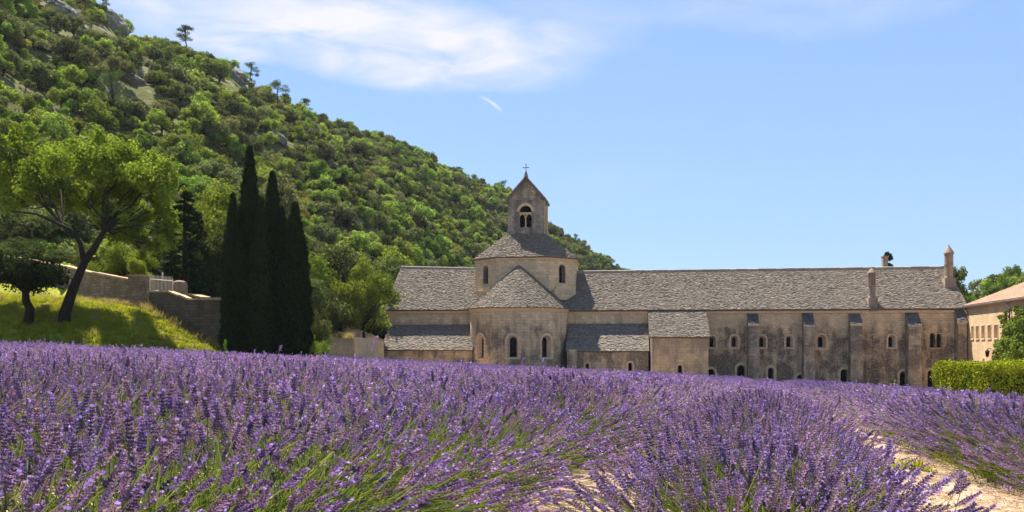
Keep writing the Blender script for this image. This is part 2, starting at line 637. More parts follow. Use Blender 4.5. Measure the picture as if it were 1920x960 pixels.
M['hedge_leaf'] = plant_mat('hedge_leaf', 0.18, 0.005, 0.05)
M['lavender'] = plant_mat('lavender_plant', 0.35, 0.014, 0.14, (0.95, 0.92, 1.3))
M['grass'] = plant_mat('grass_blade', 0.4, 0.02, 0.2)
M['bark'] = bark_mat('tree_bark', (0.026, 0.02, 0.015))
M['pebble'] = plain('pale_pebble', (0.40, 0.29, 0.20), 0.95, 0.1, 0, 0.4, 3)


# ------------------------------------------------------------------ ground shape
def sstep(t):
    t = np.clip(t, 0, 1)
    return t * t * (3 - 2 * t)


def edge_y(x):
    return np.interp(x, [-60, -26, -16, -12.6, -12.0], [40, 44.6, 47.2, 52, 200])


def plane_z(x, y):
    xx = np.clip(x, -60, 70)
    yy = np.clip(y, -40, 95)
    return -0.9 - 0.0497 * xx - 0.0198 * yy


def wall_y(x):
    return np.interp(x, [-45, -27, -21.4, -17.0, -16.5], [57, 55.0, 52.6, 51.6, 51.6])


def terrain(x, y):
    x = np.asarray(x, float)
    y = np.asarray(y, float)
    z = plane_z(x, y)
    H = np.interp(x, [-60, -26, -21.2, -17.2, -15.4, -14.5], [3.5, 3.3, 3.05, 1.2, 0.1, 0.0])
    d = y - edge_y(x)
    s = np.clip(d / 7.0, 0, 1)
    z = z + H * (1 - (1 - s) ** 2.1)
    # terrace behind the retaining walls
    back = (y > wall_y(x) + 0.35) & (x < -15.0) & (y < 110)
    terr = np.interp(x, [-40, -27, -21, -15], [4.6, 3.6, 2.45, 1.6])
    z = np.where(back, np.maximum(z, terr), z)
    return z


def tz(x, y):
    return float(terrain(x, y))


def make_ground():
    xs = np.concatenate([[-900, -600, -300, -150, -100, -75], np.arange(-60, 60.01, 0.5), [70, 85, 110, 160, 300, 600, 900]])
    ys = np.concatenate([[-900, -400, -150, -60, -30], np.arange(-12, 100.01, 0.5), [110, 130, 170, 250, 400, 650, 900]])
    X, Y = np.meshgrid(xs, ys)
    Z = terrain(X, Y)
    near = (np.abs(X) < 60) & (Y > -12) & (Y < 70)
    rr = np.random.default_rng(3).normal(0, 0.012, Z.shape)
    Z = Z + np.where(near, rr, 0)
    Z = np.where((np.abs(X) > 200) | (Y > 200) | (Y < -100), Z - 3.0, Z)
    V = np.stack([X, Y, Z], -1).reshape(-1, 3)
    nx, ny = len(xs), len(ys)
    i, j = np.meshgrid(np.arange(nx - 1), np.arange(ny - 1))
    a = (j * nx + i).ravel()
    Fq = np.stack([a, a + 1, a + nx + 1, a + nx], 1)
    cx, cy = V[Fq].mean(1)[:, 0], V[Fq].mean(1)[:, 1]
    grass = ((cy > edge_y(cx) - 0.2) & (cx < -11.8)) | (np.abs(cx) > 60) | (cy > 95)
    me = np_mesh('ground', V, Fq, np.ones((len(V), 3)), [M['soil'], M['grass_ground']], grass.astype(int))
    me.polygons.foreach_set('use_smooth', np.ones(len(Fq), dtype=bool))
    setp(link('ground', me), 'sandy soil of the lavender field with a grassy bank', 'ground', kind='structure')


make_ground()

# ------------------------------------------------------------------ the hill
SIL = [(-700, -480, 120), (-300, -245, 150), (0, -88, 178), (150, 5, 190), (190, 22, 195), (250, 66, 203), (330, 92, 212), (400, 124, 222), (470, 165, 232), (570, 212, 245),
       (690, 256, 262), (800, 296, 280), (900, 340, 294), (960, 362, 303), (1030, 416, 314), (1100, 460, 325), (1195, 516, 340), (1260, 556, 350), (1420, 660, 372)]
FOOT = [(-700, 50, 5.5), (-300, 60, 4.6), (0, 61, 4.2), (300, 62, 3.2), (500, 66, 1.6), (700, 84, -0.4), (800, 110, -1.8), (950, 160, -3), (1100, 230, -3), (1195, 285, -3), (1420, 345, -4)]


def hill_point(px, s):
    """px: bearing of the slope line, s: 0 at the foot, 1 at the crest, above 1 behind it"""
    sp = np.array(SIL, float)
    fp = np.array(FOOT, float)
    cY = np.interp(px, sp[:, 0], sp[:, 2])
    cz = (HOR - np.interp(px, sp[:, 0], sp[:, 1])) / F * cY - 2.2
    fY = np.interp(px, fp[:, 0], fp[:, 1])
    fz = np.interp(px, fp[:, 0], fp[:, 2])
    k = (px - 960) / F
    Y = fY + (cY - fY) * s
    s1 = np.clip(s, 0, 1)
    z = fz + (cz - fz) * (s1 + 0.10 * np.sin(pi * s1) * (1 - s1) - 0.05 * np.sin(2 * pi * s1))
    z = z - np.clip(s - 1, 0, 9) * (cz - fz) * 0.9
    x = k * Y
    amp = 2.6 * np.sin(pi * np.clip(s, 0, 1)) + 0.4
    n = np.sin(x * 0.085 + 1.3) * np.cos(Y * 0.06 + 0.5) + 0.6 * np.sin(x * 0.17 + Y * 0.13) + 0.4 * np.sin(x * 0.31 - Y * 0.27 + 2)
    return x, Y, z + amp * n * 0.6


HP = np.linspace(-700, 1420, 181)
HS = np.concatenate([np.linspace(-0.04, 1.0, 80), [1.06, 1.2, 1.45]])


def make_hill():
    A, S = np.meshgrid(HP, HS)
    x, y, z = hill_point(A, S)
    V = np.stack([x, y, z], -1).reshape(-1, 3)
    nx, ny = len(HP), len(HS)
    i, j = np.meshgrid(np.arange(nx - 1), np.arange(ny - 1))
    a = (j * nx + i).ravel()
    Fq = np.stack([a, a + 1, a + nx + 1, a + nx], 1)
    me = np_mesh('hillside', V, Fq, np.ones((len(V), 3)), [M['hill']])
    me.polygons.foreach_set('use_smooth', np.ones(len(Fq), dtype=bool))
    setp(link('hillside', me), 'steep wooded limestone hillside rising beyond the abbey', 'hill', kind='structure')


make_hill()

# wooded rise behind the low building at the end of the wing
SIL2 = [(1700, 590, 140), (1790, 552, 138), (1850, 538, 136), (1920, 498, 134), (2060, 450, 132), (2400, 400, 120)]


def rise_point(px, s):
    sp = np.array(SIL2, float)
    cY = np.interp(px, sp[:, 0], sp[:, 2])
    cz = (HOR - np.interp(px, sp[:, 0], sp[:, 1])) / F * cY - 2.5
    fY = np.interp(px, [1700, 1900, 2400], [104, 98, 84])
    k = (px - 960) / F
    Y = fY + (cY - fY) * s
    z = -5.2 + (cz + 5.2) * np.clip(s, 0, 1) - np.clip(s - 1, 0, 9) * 6
    return k * Y, Y, z


def make_rise():
    hp, hs = np.linspace(1700, 2400, 40), np.concatenate([np.linspace(0, 1, 16), [1.3, 2]])
    A, S = np.meshgrid(hp, hs)
    x, y, z = rise_point(A, S)
    V = np.stack([x, y, z], -1).reshape(-1, 3)
    nx, ny = len(hp), len(hs)
    i, j = np.meshgrid(np.arange(nx - 1), np.arange(ny - 1))
    a = (j * nx + i).ravel()
    Fq = np.stack([a, a + 1, a + nx + 1, a + nx], 1)
    me = np_mesh('wooded_rise', V, Fq, np.ones((len(V), 3)), [M['hill']])
    me.polygons.foreach_set('use_smooth', np.ones(len(Fq), dtype=bool))
    setp(link('wooded_rise', me), 'low wooded rise behind the tiled roof building', 'hill', kind='structure')


make_rise()


# ------------------------------------------------------------------ the abbey frame
TH = radians(7.5)


class Frame:
    def __init__(self, O, th):
        self.O = O
        self.eu = (cos(th), -sin(th))
        self.ev = (-sin(th), -cos(th))

    def W(self, u, v, z):
        return (self.O[0] + self.eu[0] * u + self.ev[0] * v, self.O[1] + self.eu[1] * u + self.ev[1] * v, z)

    def pix(self, px, py, v):
        kx, kz = (px - 960) / F, (HOR - py) / F
        t = (v + self.O[0] * self.ev[0] + self.O[1] * self.ev[1]) / (kx * self.ev[0] + self.ev[1])
        x, y = t * kx - self.O[0], t - self.O[1]
        return x * self.eu[0] + y * self.eu[1], t * kz


FA = Frame(((1075 - 960) / F * 85.0, 85.0), TH)
W = FA.W
ZB = -5.2


def arch_outline(uc, w, z0, zs, n=8):
    r = w / 2
    pts = [(uc - r, z0), (uc - r, zs)]
    for i in range(1, n):
        a = pi - pi * i / n
        pts.append((uc + r * cos(a), zs + r * sin(a)))
    pts += [(uc + r, zs), (uc + r, z0)]
    return pts


def hole_top(h, u):
    r = h['w'] / 2
    d = max(0.0, r * r - (u - h['uc']) ** 2)
    return h['zs'] + (sqrt(d) if h.get('arch', True) else 0.0)


def wall_strips(mb, mp, u0, u1, zb, zt, holes=(), du=None, m=0):
    ztf = zt if callable(zt) else (lambda u: zt)
    br = {u0, u1}
    for h in holes:
        for k in range(13):
            br.add(h['uc'] - h['w'] / 2 + h['w'] * k / 12)
    if du:
        n = int((u1 - u0) / du)
        for k in range(1, n):
            br.add(u0 + (u1 - u0) * k / n)
    br = sorted(b for b in br if u0 - 1e-9 <= b <= u1 + 1e-9)
    for a, b in zip(br[:-1], br[1:]):
        if b - a < 1e-6:
            continue
        mid = (a + b) / 2
        hs = sorted([h for h in holes if abs(mid - h['uc']) < h['w'] / 2], key=lambda h: h['z0'])
        la = lb = zb
        for h in hs:
            mb.quad([mp(a, 0, la), mp(b, 0, lb), mp(b, 0, h['z0']), mp(a, 0, h['z0'])],
                    [(a, la), (b, lb), (b, h['z0']), (a, h['z0'])], m)
            la, lb = hole_top(h, a), hole_top(h, b)
        mb.quad([mp(a, 0, la), mp(b, 0, lb), mp(b, 0, ztf(b)), mp(a, 0, ztf(a))],
                [(a, la), (b, lb), (b, ztf(b)), (a, ztf(a))], m)


def add_window(mp, h, parent, depth=0.5, w2=None, ring=0.2, name='window', pane='glass', sill=True, ring_mat='trim_stone', bars=False):
    """splayed opening closed by a pane; the surround's stones stand a little proud"""
    w2 = w2 or h['w'] * 0.5
    arch = h.get('arch', True)
    uc, w, z0, zs = h['uc'], h['w'], h['z0'], h['zs']
    if arch:
        fr = arch_outline(uc, w, z0, zs)
        bk = arch_outline(uc, w2, z0 + (w - w2) * 0.25, zs)
    else:
        fr = [(uc - w / 2, z0), (uc - w / 2, zs), (uc + w / 2, zs), (uc + w / 2, z0)]
        bk = [(uc - w2 / 2, z0), (uc - w2 / 2, zs), (uc + w2 / 2, zs), (uc + w2 / 2, z0)]
    mb = MB()
    mb.quad([mp(u, -depth - 0.01, z) for u, z in bk][::-1])
    win = mb.build(name, M[pane], parent)
    mb = MB()
    n = len(fr)
    for i in range(n):
        a, b, c, d = fr[i], fr[(i + 1) % n], bk[(i + 1) % n], bk[i]
        mb.quad([mp(a[0], 0.0, a[1]), mp(b[0], 0.0, b[1]), mp(c[0], -depth, c[1]), mp(d[0], -depth, d[1])])
    if ring:
        if arch:
            out = arch_outline(uc, w + 2 * ring, z0, zs)
        else:
            out = [(uc - w / 2 - ring, z0), (uc - w / 2 - ring, zs + ring), (uc + w / 2 + ring, zs + ring), (uc + w / 2 + ring, z0)]
        for i in range(n - 1):
            segs = 1
            if abs(fr[i][0] - fr[i + 1][0]) < 1e-6:
                segs = max(1, int(abs(fr[i][1] - fr[i + 1][1]) / 0.32))
            for k in range(segs):
                t0, t1 = k / segs + 0.015, (k + 1) / segs - 0.015
                L2 = lambda p, q, t: (p[0] + (q[0] - p[0]) * t, p[1] + (q[1] - p[1]) * t)
                a, b = L2(fr[i], fr[i + 1], t0), L2(fr[i], fr[i + 1], t1)
                wv = random.uniform(0.8, 1.15) if segs > 1 else 1.0
                o0, o1 = L2(out[i], out[i + 1], t0), L2(out[i], out[i + 1], t1)
                o0 = L2(a, o0, wv)
                o1 = L2(b, o1, wv)
                p = 0.022 + random.uniform(0, 0.014)
                A, B, C, D = mp(a[0], p, a[1]), mp(b[0], p, b[1]), mp(o1[0], p, o1[1]), mp(o0[0], p, o0[1])
                A0, B0, C0, D0 = mp(a[0], 0.001, a[1]), mp(b[0], 0.001, b[1]), mp(o1[0], 0, o1[1]), mp(o0[0], 0, o0[1])
                mb.quad([A, D, C, B])
                mb.quad([D0, C0, C, D])
                mb.quad([A0, A, B, B0])
                mb.quad([A0, D0, D, A])
                mb.quad([B0, B, C, C0])
    mb.build('surround', M[ring_mat], win)
    if sill:
        mb = MB()
        mb.box(mp, uc - w / 2 - ring * 0.9, uc + w / 2 + ring * 0.9, 0.001, 0.07, z0 - 0.12, z0 - 0.003)
        mb.build('sill', M[ring_mat], win)
    if bars:
        mb = MB()
        for k in range(5):
            u = uc - w2 / 2 + w2 * (k + 0.5) / 5
            mb.box(mp, u - 0.018, u + 0.018, -depth * 0.6 - 0.02, -depth * 0.6 + 0.02, z0, zs + 0.8 * sqrt(max(0, (w2 / 2) ** 2 - (u - uc) ** 2)))
        mb.build('window_bars', M['iron'], win)
    return win


SLATE_COLS = [(0.36, 0.285, 0.215), (0.32, 0.26, 0.20), (0.27, 0.225, 0.18), (0.42, 0.335, 0.245), (0.34, 0.28, 0.225), (0.235, 0.195, 0.16), (0.37, 0.28, 0.20)]
TILE_COLS = [(0.46, 0.245, 0.15), (0.50, 0.29, 0.185), (0.42, 0.22, 0.135), (0.52, 0.33, 0.22), (0.36, 0.2, 0.13)]


def slates(mb, mp, width, length, course=0.12, sw=(0.12, 0.26), thick=0.036, cols=SLATE_COLS, sd=1, rag=0.035, lift=0.015):
    """overlapping stone slabs. mp(a, s, h): a across 0..1, s up the slope 0..1, h metres off the plane; width(s) metres"""
    r = random.Random(sd)
    n = max(2, int(length / course))
    for i in range(n):
        s0 = i / n
        s1 = min(1.0, (i + 1.45) / n)
        Wd = width(s0)
        if Wd < 0.1:
            continue
        pos = -r.uniform(0, 0.2)
        wav = 0.08 * course / length
        while pos < Wd:
            w = r.uniform(*sw)
            a0, a1 = max(0.0, pos / Wd), min(1.0, (pos + w - 0.012) / Wd)
            pos += w
            if a1 - a0 < 0.02 / Wd:
                continue
            j0 = r.uniform(-rag, rag) / length + wav * sin((a0 * Wd) * 0.7 + i * 1.7) * 0.4
            j1 = j0 + r.uniform(-rag, rag) * 0.5 / length
            th = thick * r.uniform(0.4, 1.7)
            hb = lift + r.uniform(0, 0.02)
            c = r.choice(cols)
            k = r.uniform(0.52, 0.86)
            c = tuple(x * k for x in c)
            e0, e1 = max(-0.01, s0 + j0), max(-0.01, s0 + j1)
            tb = 0.004
            A, B = mp(a0, e0, hb + th), mp(a1, e1, hb + th)
            C, D = mp(a1, s1, tb), mp(a0, s1, tb)
            A0, B0 = mp(a0, e0, hb - 0.03), mp(a1, e1, hb - 0.03)
            mb.quad([A, B, C, D], col=c)
            mb.quad([A0, B0, B, A], col=tuple(x * 0.9 for x in c))
            mb.quad([A0, A, D], col=c)
            mb.quad([B, B0, C], col=c)


def quad_roof(parent, el, er, rr, rl, name='roof', course=0.12, sd=1, sw=(0.12, 0.26), fascia=True, mat='slate', thick=0.036, slab=0.12):
    """sloping roof from four world corners: eave left/right, ridge right/left"""
    el, er, rr, rl = [Vector(p) for p in (el, er, rr, rl)]
    nrm = (er - el).cross(rl - el).normalized()
    if nrm.z < 0:
        nrm = -nrm

    def mp(a, s, h):
        return tuple(((el.lerp(er, a)).lerp(rl.lerp(rr, a), s)) + nrm * h)
    mb = MB()
    # solid deck
    d = nrm * -slab
    t = nrm * -0.002
    mb.quad([el + t, er + t, rr + t, rl + t], m=1)
    mb.quad([el + d, rl + d, rr + d, er + d], m=1)
    mb.quad([el + d, er + d, er + t, el + t], m=1)
    mb.quad([er + d, rr + d, rr + t, er + t], m=1)
    mb.quad([rl + d, el + d, el + t, rl + t], m=1)
    roof = mb.build(name, [M[mat], M['roof_under']], parent)
    wd0, wd1 = (er - el).length, (rr - rl).length
    ln = (rl.lerp(rr, 0.5) - el.lerp(er, 0.5)).length
    mb = MB()
    slates(mb, mp, lambda s: wd0 + (wd1 - wd0) * s, ln, course, sw, thick, sd=sd)
    o = mb.build('slates', M[mat], roof)
    o['kind'] = 'stuff'
    return roof, mp


def ridge_stones(parent, a, b, mat='slate', step=0.55, w=0.42, h=0.16):
    a, b = Vector(a), Vector(b)
    d = b - a
    n = max(1, int(d.length / step))
    e = d.normalized()
    side = Vector((-e.y, e.x, 0)).normalized()
    L = d.length / n
    meshes = []
    for v in range(3):
        mb = MB()
        r = random.Random(v + 3)
        l2 = L * 0.5 - 0.012
        pr = [(-w / 2, -h * 0.9), (-w * 0.33, h * 0.55 + r.uniform(-.02, .02)), (0, h * (0.9 + r.uniform(-.1, .1))), (w * 0.33, h * 0.55), (w / 2, -h * 0.9)]
        col = r.choice(SLATE_COLS)
        P = lambda s, p: tuple(e * s + side * p[0] + Vector((0, 0, 1)) * p[1])
        for i in range(4):
            mb.quad([P(-l2, pr[i]), P(l2, pr[i]), P(l2, pr[i + 1]), P(-l2, pr[i + 1])], col=col)
        mb.quad([P(-l2, q) for q in pr], col=col)
        mb.quad([P(l2, q) for q in pr[::-1]], col=col)
        meshes.append(mb.mesh('ridge_stone', [M[mat]]))
    for i in range(n):
        c = a + e * (L * (i + 0.5)) + Vector((0, 0, random.uniform(-0.012, 0.012)))
        link('ridge_stone', random.choice(meshes), parent, c)


# ---- key lines of the long roof (u along the abbey, z up)
RIDGE_V = -5.0
uL, zL = FA.pix(719, 581, 0.35)
uLr, zLr = FA.pix(752, 502, RIDGE_V)
_, zL2 = FA.pix(885, 581, 0.35)
uO, _ = FA.pix(990, 480, RIDGE_V)          # centre of the crossing tower
uRi, zLr2 = FA.pix(893, 506, RIDGE_V)
uE0, zE0 = FA.pix(1075, 582, 0.35)
uE1, zE1 = FA.pix(1817, 578, 0.35)
uR0, zR0 = FA.pix(1090, 511, RIDGE_V)
uR1, zR1 = FA.pix(1769, 502, RIDGE_V)


def eave_r(u):
    return zE0 + (zE1 - zE0) * (u - uE0) / (uE1 - uE0)


def ridge_r(u):
    return zR0 + (zR1 - zR0) * (u - uR0) / (uR1 - uR0)


uS, _ = FA.pix(1213, 600, 0.0)             # party line between church and wing
church = thing('abbey_church', W(uO, 0, ZB + 2), 'stone abbey church with rounded apse, octagonal crossing and square bell tower', 'church')
wing = thing('monastery_wing', W((uS + uE1) / 2, 0, ZB + 2), 'long stone monastery wing with buttresses, small arched windows and slab roof', 'building')

# ---- church: transept and nave walls
zeL = (zL + zL2) / 2
mb = MB()
uLw = uL + 0.25
h_list = []
wall_strips(mb, W, uLw, uS, ZB, lambda u: (zeL if u < uO else eave_r(u)) - 0.12, h_list, du=3.0)
mb.quad([W(uLw, 0, ZB), W(uLw, 0, zeL - 0.12), W(uLw + 0.9, RIDGE_V, zLr - 0.2), W(uLw, -10, zeL), W(uLw, -10, ZB)])
mb.quad([W(uLw, -10, ZB), W(uLw, -10, zeL), W(uS, -10, zE0), W(uS, -10, ZB)])
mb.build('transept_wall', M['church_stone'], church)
mb = MB()
mb.box(W, uLw - 0.06, uO - 4, -0.2, 0.16, zeL - 0.30, zeL - 0.10)
mb.build('cornice', M['trim_stone'], church)
mb = MB()
mb.box(W, uO + 4, uS, -0.2, 0.16, zE0 - 0.32, zE0 - 0.12)
mb.build('cornice', M['trim_stone'], church)
roofL, _m = quad_roof(church, W(uL, 0.35, zL), W(uO, 0.35, zL2), W(uO, RIDGE_V, zLr2), W(uLr, RIDGE_V, zLr), 'transept_roof', sd=11)
ridge_stones(roofL, W(uLr, RIDGE_V, zLr + 0.05), W(uO - 4.5, RIDGE_V, zLr2 + 0.05))
roofR, _m = quad_roof(church, W(uO, 0.35, eave_r(uO)), W(uS, 0.35, eave_r(uS)), W(uS, RIDGE_V, ridge_r(uS)), W(uO, RIDGE_V, ridge_r(uO)), 'nave_roof', sd=12)
ridge_stones(roofR, W(uO + 4.8, RIDGE_V, ridge_r(uO + 4.8) + 0.05), W(uS, RIDGE_V, ridge_r(uS) + 0.05))
mb = MB()
mb.quad([W(uL, -10.3, zL), W(uLr, RIDGE_V, zLr - 0.02), W(uO, RIDGE_V, zLr2 - 0.02), W(uO, -10.3, zL)])
mb.quad([W(uO, -10.3, zL), W(uO, RIDGE_V, ridge_r(uO) - 0.02), W(uS, RIDGE_V, ridge_r(uS) - 0.02), W(uS, -10.3, zL)])
mb.build('rear_roof', M['dark_slate'], church)

# ---- lean-to chapels either side of the apse
LD = 2.8


def lean_to(px0, px1, pyt, pyb, name, slots, sd):
    ua, zt = FA.pix(px0, pyt, 0.0)
    u0, zb_ = FA.pix(px0, pyb, LD + 0.25)
    u1, _ = FA.pix(px1, pyb, LD + 0.25)
    quad_roof(church, W(u0, LD + 0.25, zb_), W(u1, LD + 0.25, zb_), W(u1, 0.02, zt), W(u0 + 0.12, 0.02, zt), name + '_roof', sd=sd, course=0.17)
    slope = (zt - zb_) / (LD + 0.25)
    zw = zb_ + 0.25 * slope - 0.14
    mbw = MB()
    hs = []
    for (a, b, y0, y1) in slots:
        ha, z0 = FA.pix(a, y1, LD)
        hb, z1 = FA.pix(b, y0, LD)
        w = (hb - ha)
        hs.append(dict(uc=(ha + hb) / 2, w=w, z0=z0, zs=z1 - w / 2))
    mpw = lambda u, v, z: W(u, LD + v, z)
    wall_strips(mbw, mpw, u0 + 0.15, u1 - 0.05, ZB, zw, hs, du=3)
    mbw.quad([W(u0 + 0.15, LD, ZB), W(u0 + 0.15, LD, zw), W(u0 + 0.15, 0, zw + LD * slope), W(u0 + 0.15, 0, ZB)])
    mbw.quad([W(u1 - 0.05, LD, ZB), W(u1 - 0.05, 0, ZB), W(u1 - 0.05, 0, zw + LD * slope), W(u1 - 0.05, LD, zw)])
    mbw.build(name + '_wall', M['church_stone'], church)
    mbc = MB()
    mbc.box(W, u0 + 0.1, u1 - 0.06, LD - 0.1, LD + 0.12, zw - 0.05, zw + 0.08)
    mbc.build('cornice', M['trim_stone'], church)
    for h in hs:
        add_window(mpw, h, church, 0.35, h['w'] * 0.6, 0.13, sill=False)


lean_to(713, 886, 609, 656, 'chapel', [], 21)
lean_to(1060, 1217, 607, 658, 'chapel', [(1097, 1105, 681, 696), (1177, 1186, 679, 698)], 22)

# ---- apse
AR = 4.72
AV = 0.3
uA, _ = FA.pix(973, 578, AV)
_, zA = FA.pix(973, 574.5, AV + AR + 0.25)


def apse_map(R):
    def mp(u, v, z):
        ph = u / AR
        return W(uA + (R + v) * sin(ph), AV + (R + v) * cos(ph), z)
    return mp


AM = apse_map(AR)
ah = []
for ph, py0, py1, w in ((-43, 628, 672, 1.02), (0, 629, 671, 1.02), (40, 629, 671, 1.02)):
    vv = AV + AR * cos(radians(ph))
    _, z0 = FA.pix(960, py1, vv)
    _, z1 = FA.pix(960, py0, vv)
    ah.append(dict(uc=radians(ph) * AR, w=w, z0=z0, zs=z1 - w / 2))
mb = MB()
wall_strips(mb, AM, -radians(97) * AR, radians(97) * AR, ZB, zA - 0.3, ah, du=0.22)
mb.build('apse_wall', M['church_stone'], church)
for h in ah:
    add_window(AM, h, church, 0.45, 0.70, 0.24)
mb = MB()
ZC = [(0.0, -0.62, 0.0, -0.62), ]
for (r0, r1, z0, z1) in ((0.0, 0.10, -0.46, -0.30), (0.10, 0.22, -0.30, -0.14)):
    n = 60
    for k in range(n):
        a, b = radians(-97 + 194 * k / n) * AR, radians(-97 + 194 * (k + 1) / n) * AR
        mb.quad([AM(a, r0 - 0.02, zA + z0), AM(b, r0 - 0.02, zA + z0), AM(b, r1, zA + z1), AM(a, r1, zA + z1)])
        mb.quad([AM(a, r1, zA + z1), AM(b, r1, zA + z1), AM(b, r1, zA + z1 + 0.05), AM(a, r1, zA + z1 + 0.05)])
mb.build('apse_cornice', M['trim_stone'], church)
_, zApex = FA.pix(973, 497, AV)
zCe = zA - 0.06
RC = AR + 0.3


def cone_map(a, s, h):
    ph = radians(-100 + 200 * a)
    r = RC * (1 - s) + 0.001
    sl = (zApex - zCe) / RC
    k = 1 / sqrt(1 + sl * sl)
    rr = r + h * sl * k
    return W(uA + rr * sin(ph), AV + rr * cos(ph), zCe + (zApex - zCe) * s + h * k)


mb = MB()
n = 64
for k in range(n):
    a, b = k / n, (k + 1) / n
    mb.quad([cone_map(a, 0, -0.005), cone_map(b, 0, -0.005), cone_map(b, 1, -0.005), cone_map(a, 1, -0.005)], m=1)
    mb.quad([cone_map(a, 0, -0.005), cone_map(b, 0, -0.005), cone_map(b, 0.06, -0.3), cone_map(a, 0.06, -0.3)], m=1)
cone = mb.build('apse_roof', [M['slate'], M['roof_under']], church)
mb = MB()
slates(mb, cone_map, lambda s: radians(200) * RC * (1 - s), sqrt(RC ** 2 + (zApex - zCe) ** 2), 0.12, (0.12, 0.24), 0.036, sd=31)
setp(mb.build('slates', M['slate'], cone), kind='stuff')
# end buttress stub between apse and chapel
mb = MB()
u0, z1 = FA.pix(1063, 655, LD + 0.5)
u1, _ = FA.pix(1081, 655, LD + 0.5)
mb.box(W, u0, u1, LD - 0.1, LD + 0.6, ZB, z1)
mb.build('pier', M['church_stone'], church)

# ---- octagonal crossing drum
OH, OF = 5.02, 2.55
_, zO = FA.pix(980, 481, 0.3)
octp = [(-OF, OH), (OF, OH), (OH, OF), (OH, -OF), (OF, -OH), (-OF, -OH), (-OH, -OF), (-OH, OF)]


def OW(a, b, z):
    return W(uO + a, RIDGE_V + b, z)


def edge_map(p, q):
    L = sqrt((q[0] - p[0]) ** 2 + (q[1] - p[1]) ** 2)
    d = ((q[0] - p[0]) / L, (q[1] - p[1]) / L)
    nn = (-d[1], d[0]) if (-d[1] * p[0] + d[0] * p[1]) > 0 else (d[1], -d[0])
    return L, (lambda u, v, z: OW(p[0] + d[0] * u + nn[0] * v, p[1] + d[1] * u + nn[1] * v, z))


mb = MB()
wins = []
for i in range(8):
    p, q_ = octp[i], octp[(i + 1) % 8]
    L, mp = edge_map(p, q_)
    hs = []
    if i in (1, 7):
        hs = [dict(uc=L / 2, w=0.75, z0=zO - 2.5, zs=zO - 1.1)]
        wins.append((mp, hs[0]))
    wall_strips(mb, mp, 0, L, zE0 - 1, zO - 0.1, hs)
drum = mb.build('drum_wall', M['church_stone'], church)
for mp, h in wins:
    add_window(mp, h, church, 0.4, 0.62, 0.05, ring_mat='tower_stone', sill=False)
mb = MB()
for i in range(8):
    L, mp = edge_map(octp[i], octp[(i + 1) % 8])
    mb.box(mp, -0.06, L + 0.06, -0.1, 0.14, zO - 0.26, zO - 0.06)
mb.build('drum_cornice', M['trim_stone'], church)
for i in (0, 1, 2, 7):
    L, mp = edge_map(octp[i], octp[(i + 1) % 8])
    mb = MB()
    mb.box(mp, 0.0, 0.3, -0.1, 0.04, zE0, zO - 0.27)
    mb.build('pilaster', M['church_stone'], church)
for k, (c0, c1) in enumerate(((0, 0.3), (3.42, 3.72))):
    L, mp = edge_map((1.86, 1.86), (1.86, -1.86))
    mb = MB()
    mb.box(mp, c0, c1, -0.05, 0.035, FA.pix(986, 438, RIDGE_V + 1.86)[1] - 0.6, FA.pix(986, 373, RIDGE_V + 1.86)[1] - 0.12)
    mb.build('quoin', M['trim_stone'], church)
for (sx, lo) in ((1, 0), (-1, 0)):
    mb = MB()
    L, mp = edge_map(octp[1] if sx > 0 else octp[7], octp[2] if sx > 0 else octp[0])
    mb.box(mp, 0.4, L - 0.4, 0, 0.5, zO - 4.2, zO - 3.2)
    mb.box(mp, 0.8, L - 0.8, 0, 0.28, zO - 3.2, zO - 2.85)
    mb.build('corner_block', M['church_stone'], church)
TW = 1.86
_, zT0 = FA.pix(986, 438, RIDGE_V + TW)
_, zT1 = FA.pix(986, 373, RIDGE_V + TW)
drum_roof = None
ex = 1.055
mbd, mbs = MB(), MB()
tq = [(-TW, TW), (TW, TW), (TW, -TW), (-TW, -TW)]
oe = [(a * ex, b * ex) for a, b in octp]
facets = [(oe[0], oe[1], tq[1], tq[0]), (oe[1], oe[2], tq[1], tq[1]), (oe[2], oe[3], tq[2], tq[1]), (oe[3], oe[4], tq[2], tq[2]),
          (oe[4], oe[5], tq[3], tq[2]), (oe[5], oe[6], tq[3], tq[3]), (oe[6], oe[7], tq[0], tq[3]), (oe[7], oe[0], tq[0], tq[0])]
for i, (a, b, c, d) in enumerate(facets):
    el, er, rr, rl = [Vector(OW(p[0], p[1], z)) for p, z in ((a, zO), (b, zO), (c, zT0), (d, zT0))]
    nrm = (er - el).cross(rl.lerp(rr, 0.5) - el).normalized()
    if nrm.z < 0:
        nrm = -nrm
    mp = (lambda el, er, rr, rl, nrm: (lambda A, s, h: tuple(el.lerp(er, A).lerp(rl.lerp(rr, A), s) + nrm * h)))(el, er, rr, rl, nrm)
    mbd.quad([mp(0, 0, -0.01), mp(1, 0, -0.01), mp(1, 1, -0.01), mp(0, 1, -0.01)][: (4 if c != d else 3)], m=1)
    mbd.quad([mp(0, 0, -0.01), mp(1, 0, -0.01), mp(1, 0, -0.13), mp(0, 0, -0.13)], m=1)
    w0, w1 = (er - el).length, (rr - rl).length
    slates(mbs, mp, (lambda w0, w1: (lambda s: w0 + (w1 - w0) * s))(w0, w1), (rl.lerp(rr, .5) - el.lerp(er, .5)).length, 0.12, (0.12, 0.26), 0.036, sd=40 + i)
dr = mbd.build('drum_roof', [M['slate'], M['roof_under']], church)
setp(mbs.build('slates', M['slate'], dr), kind='stuff')

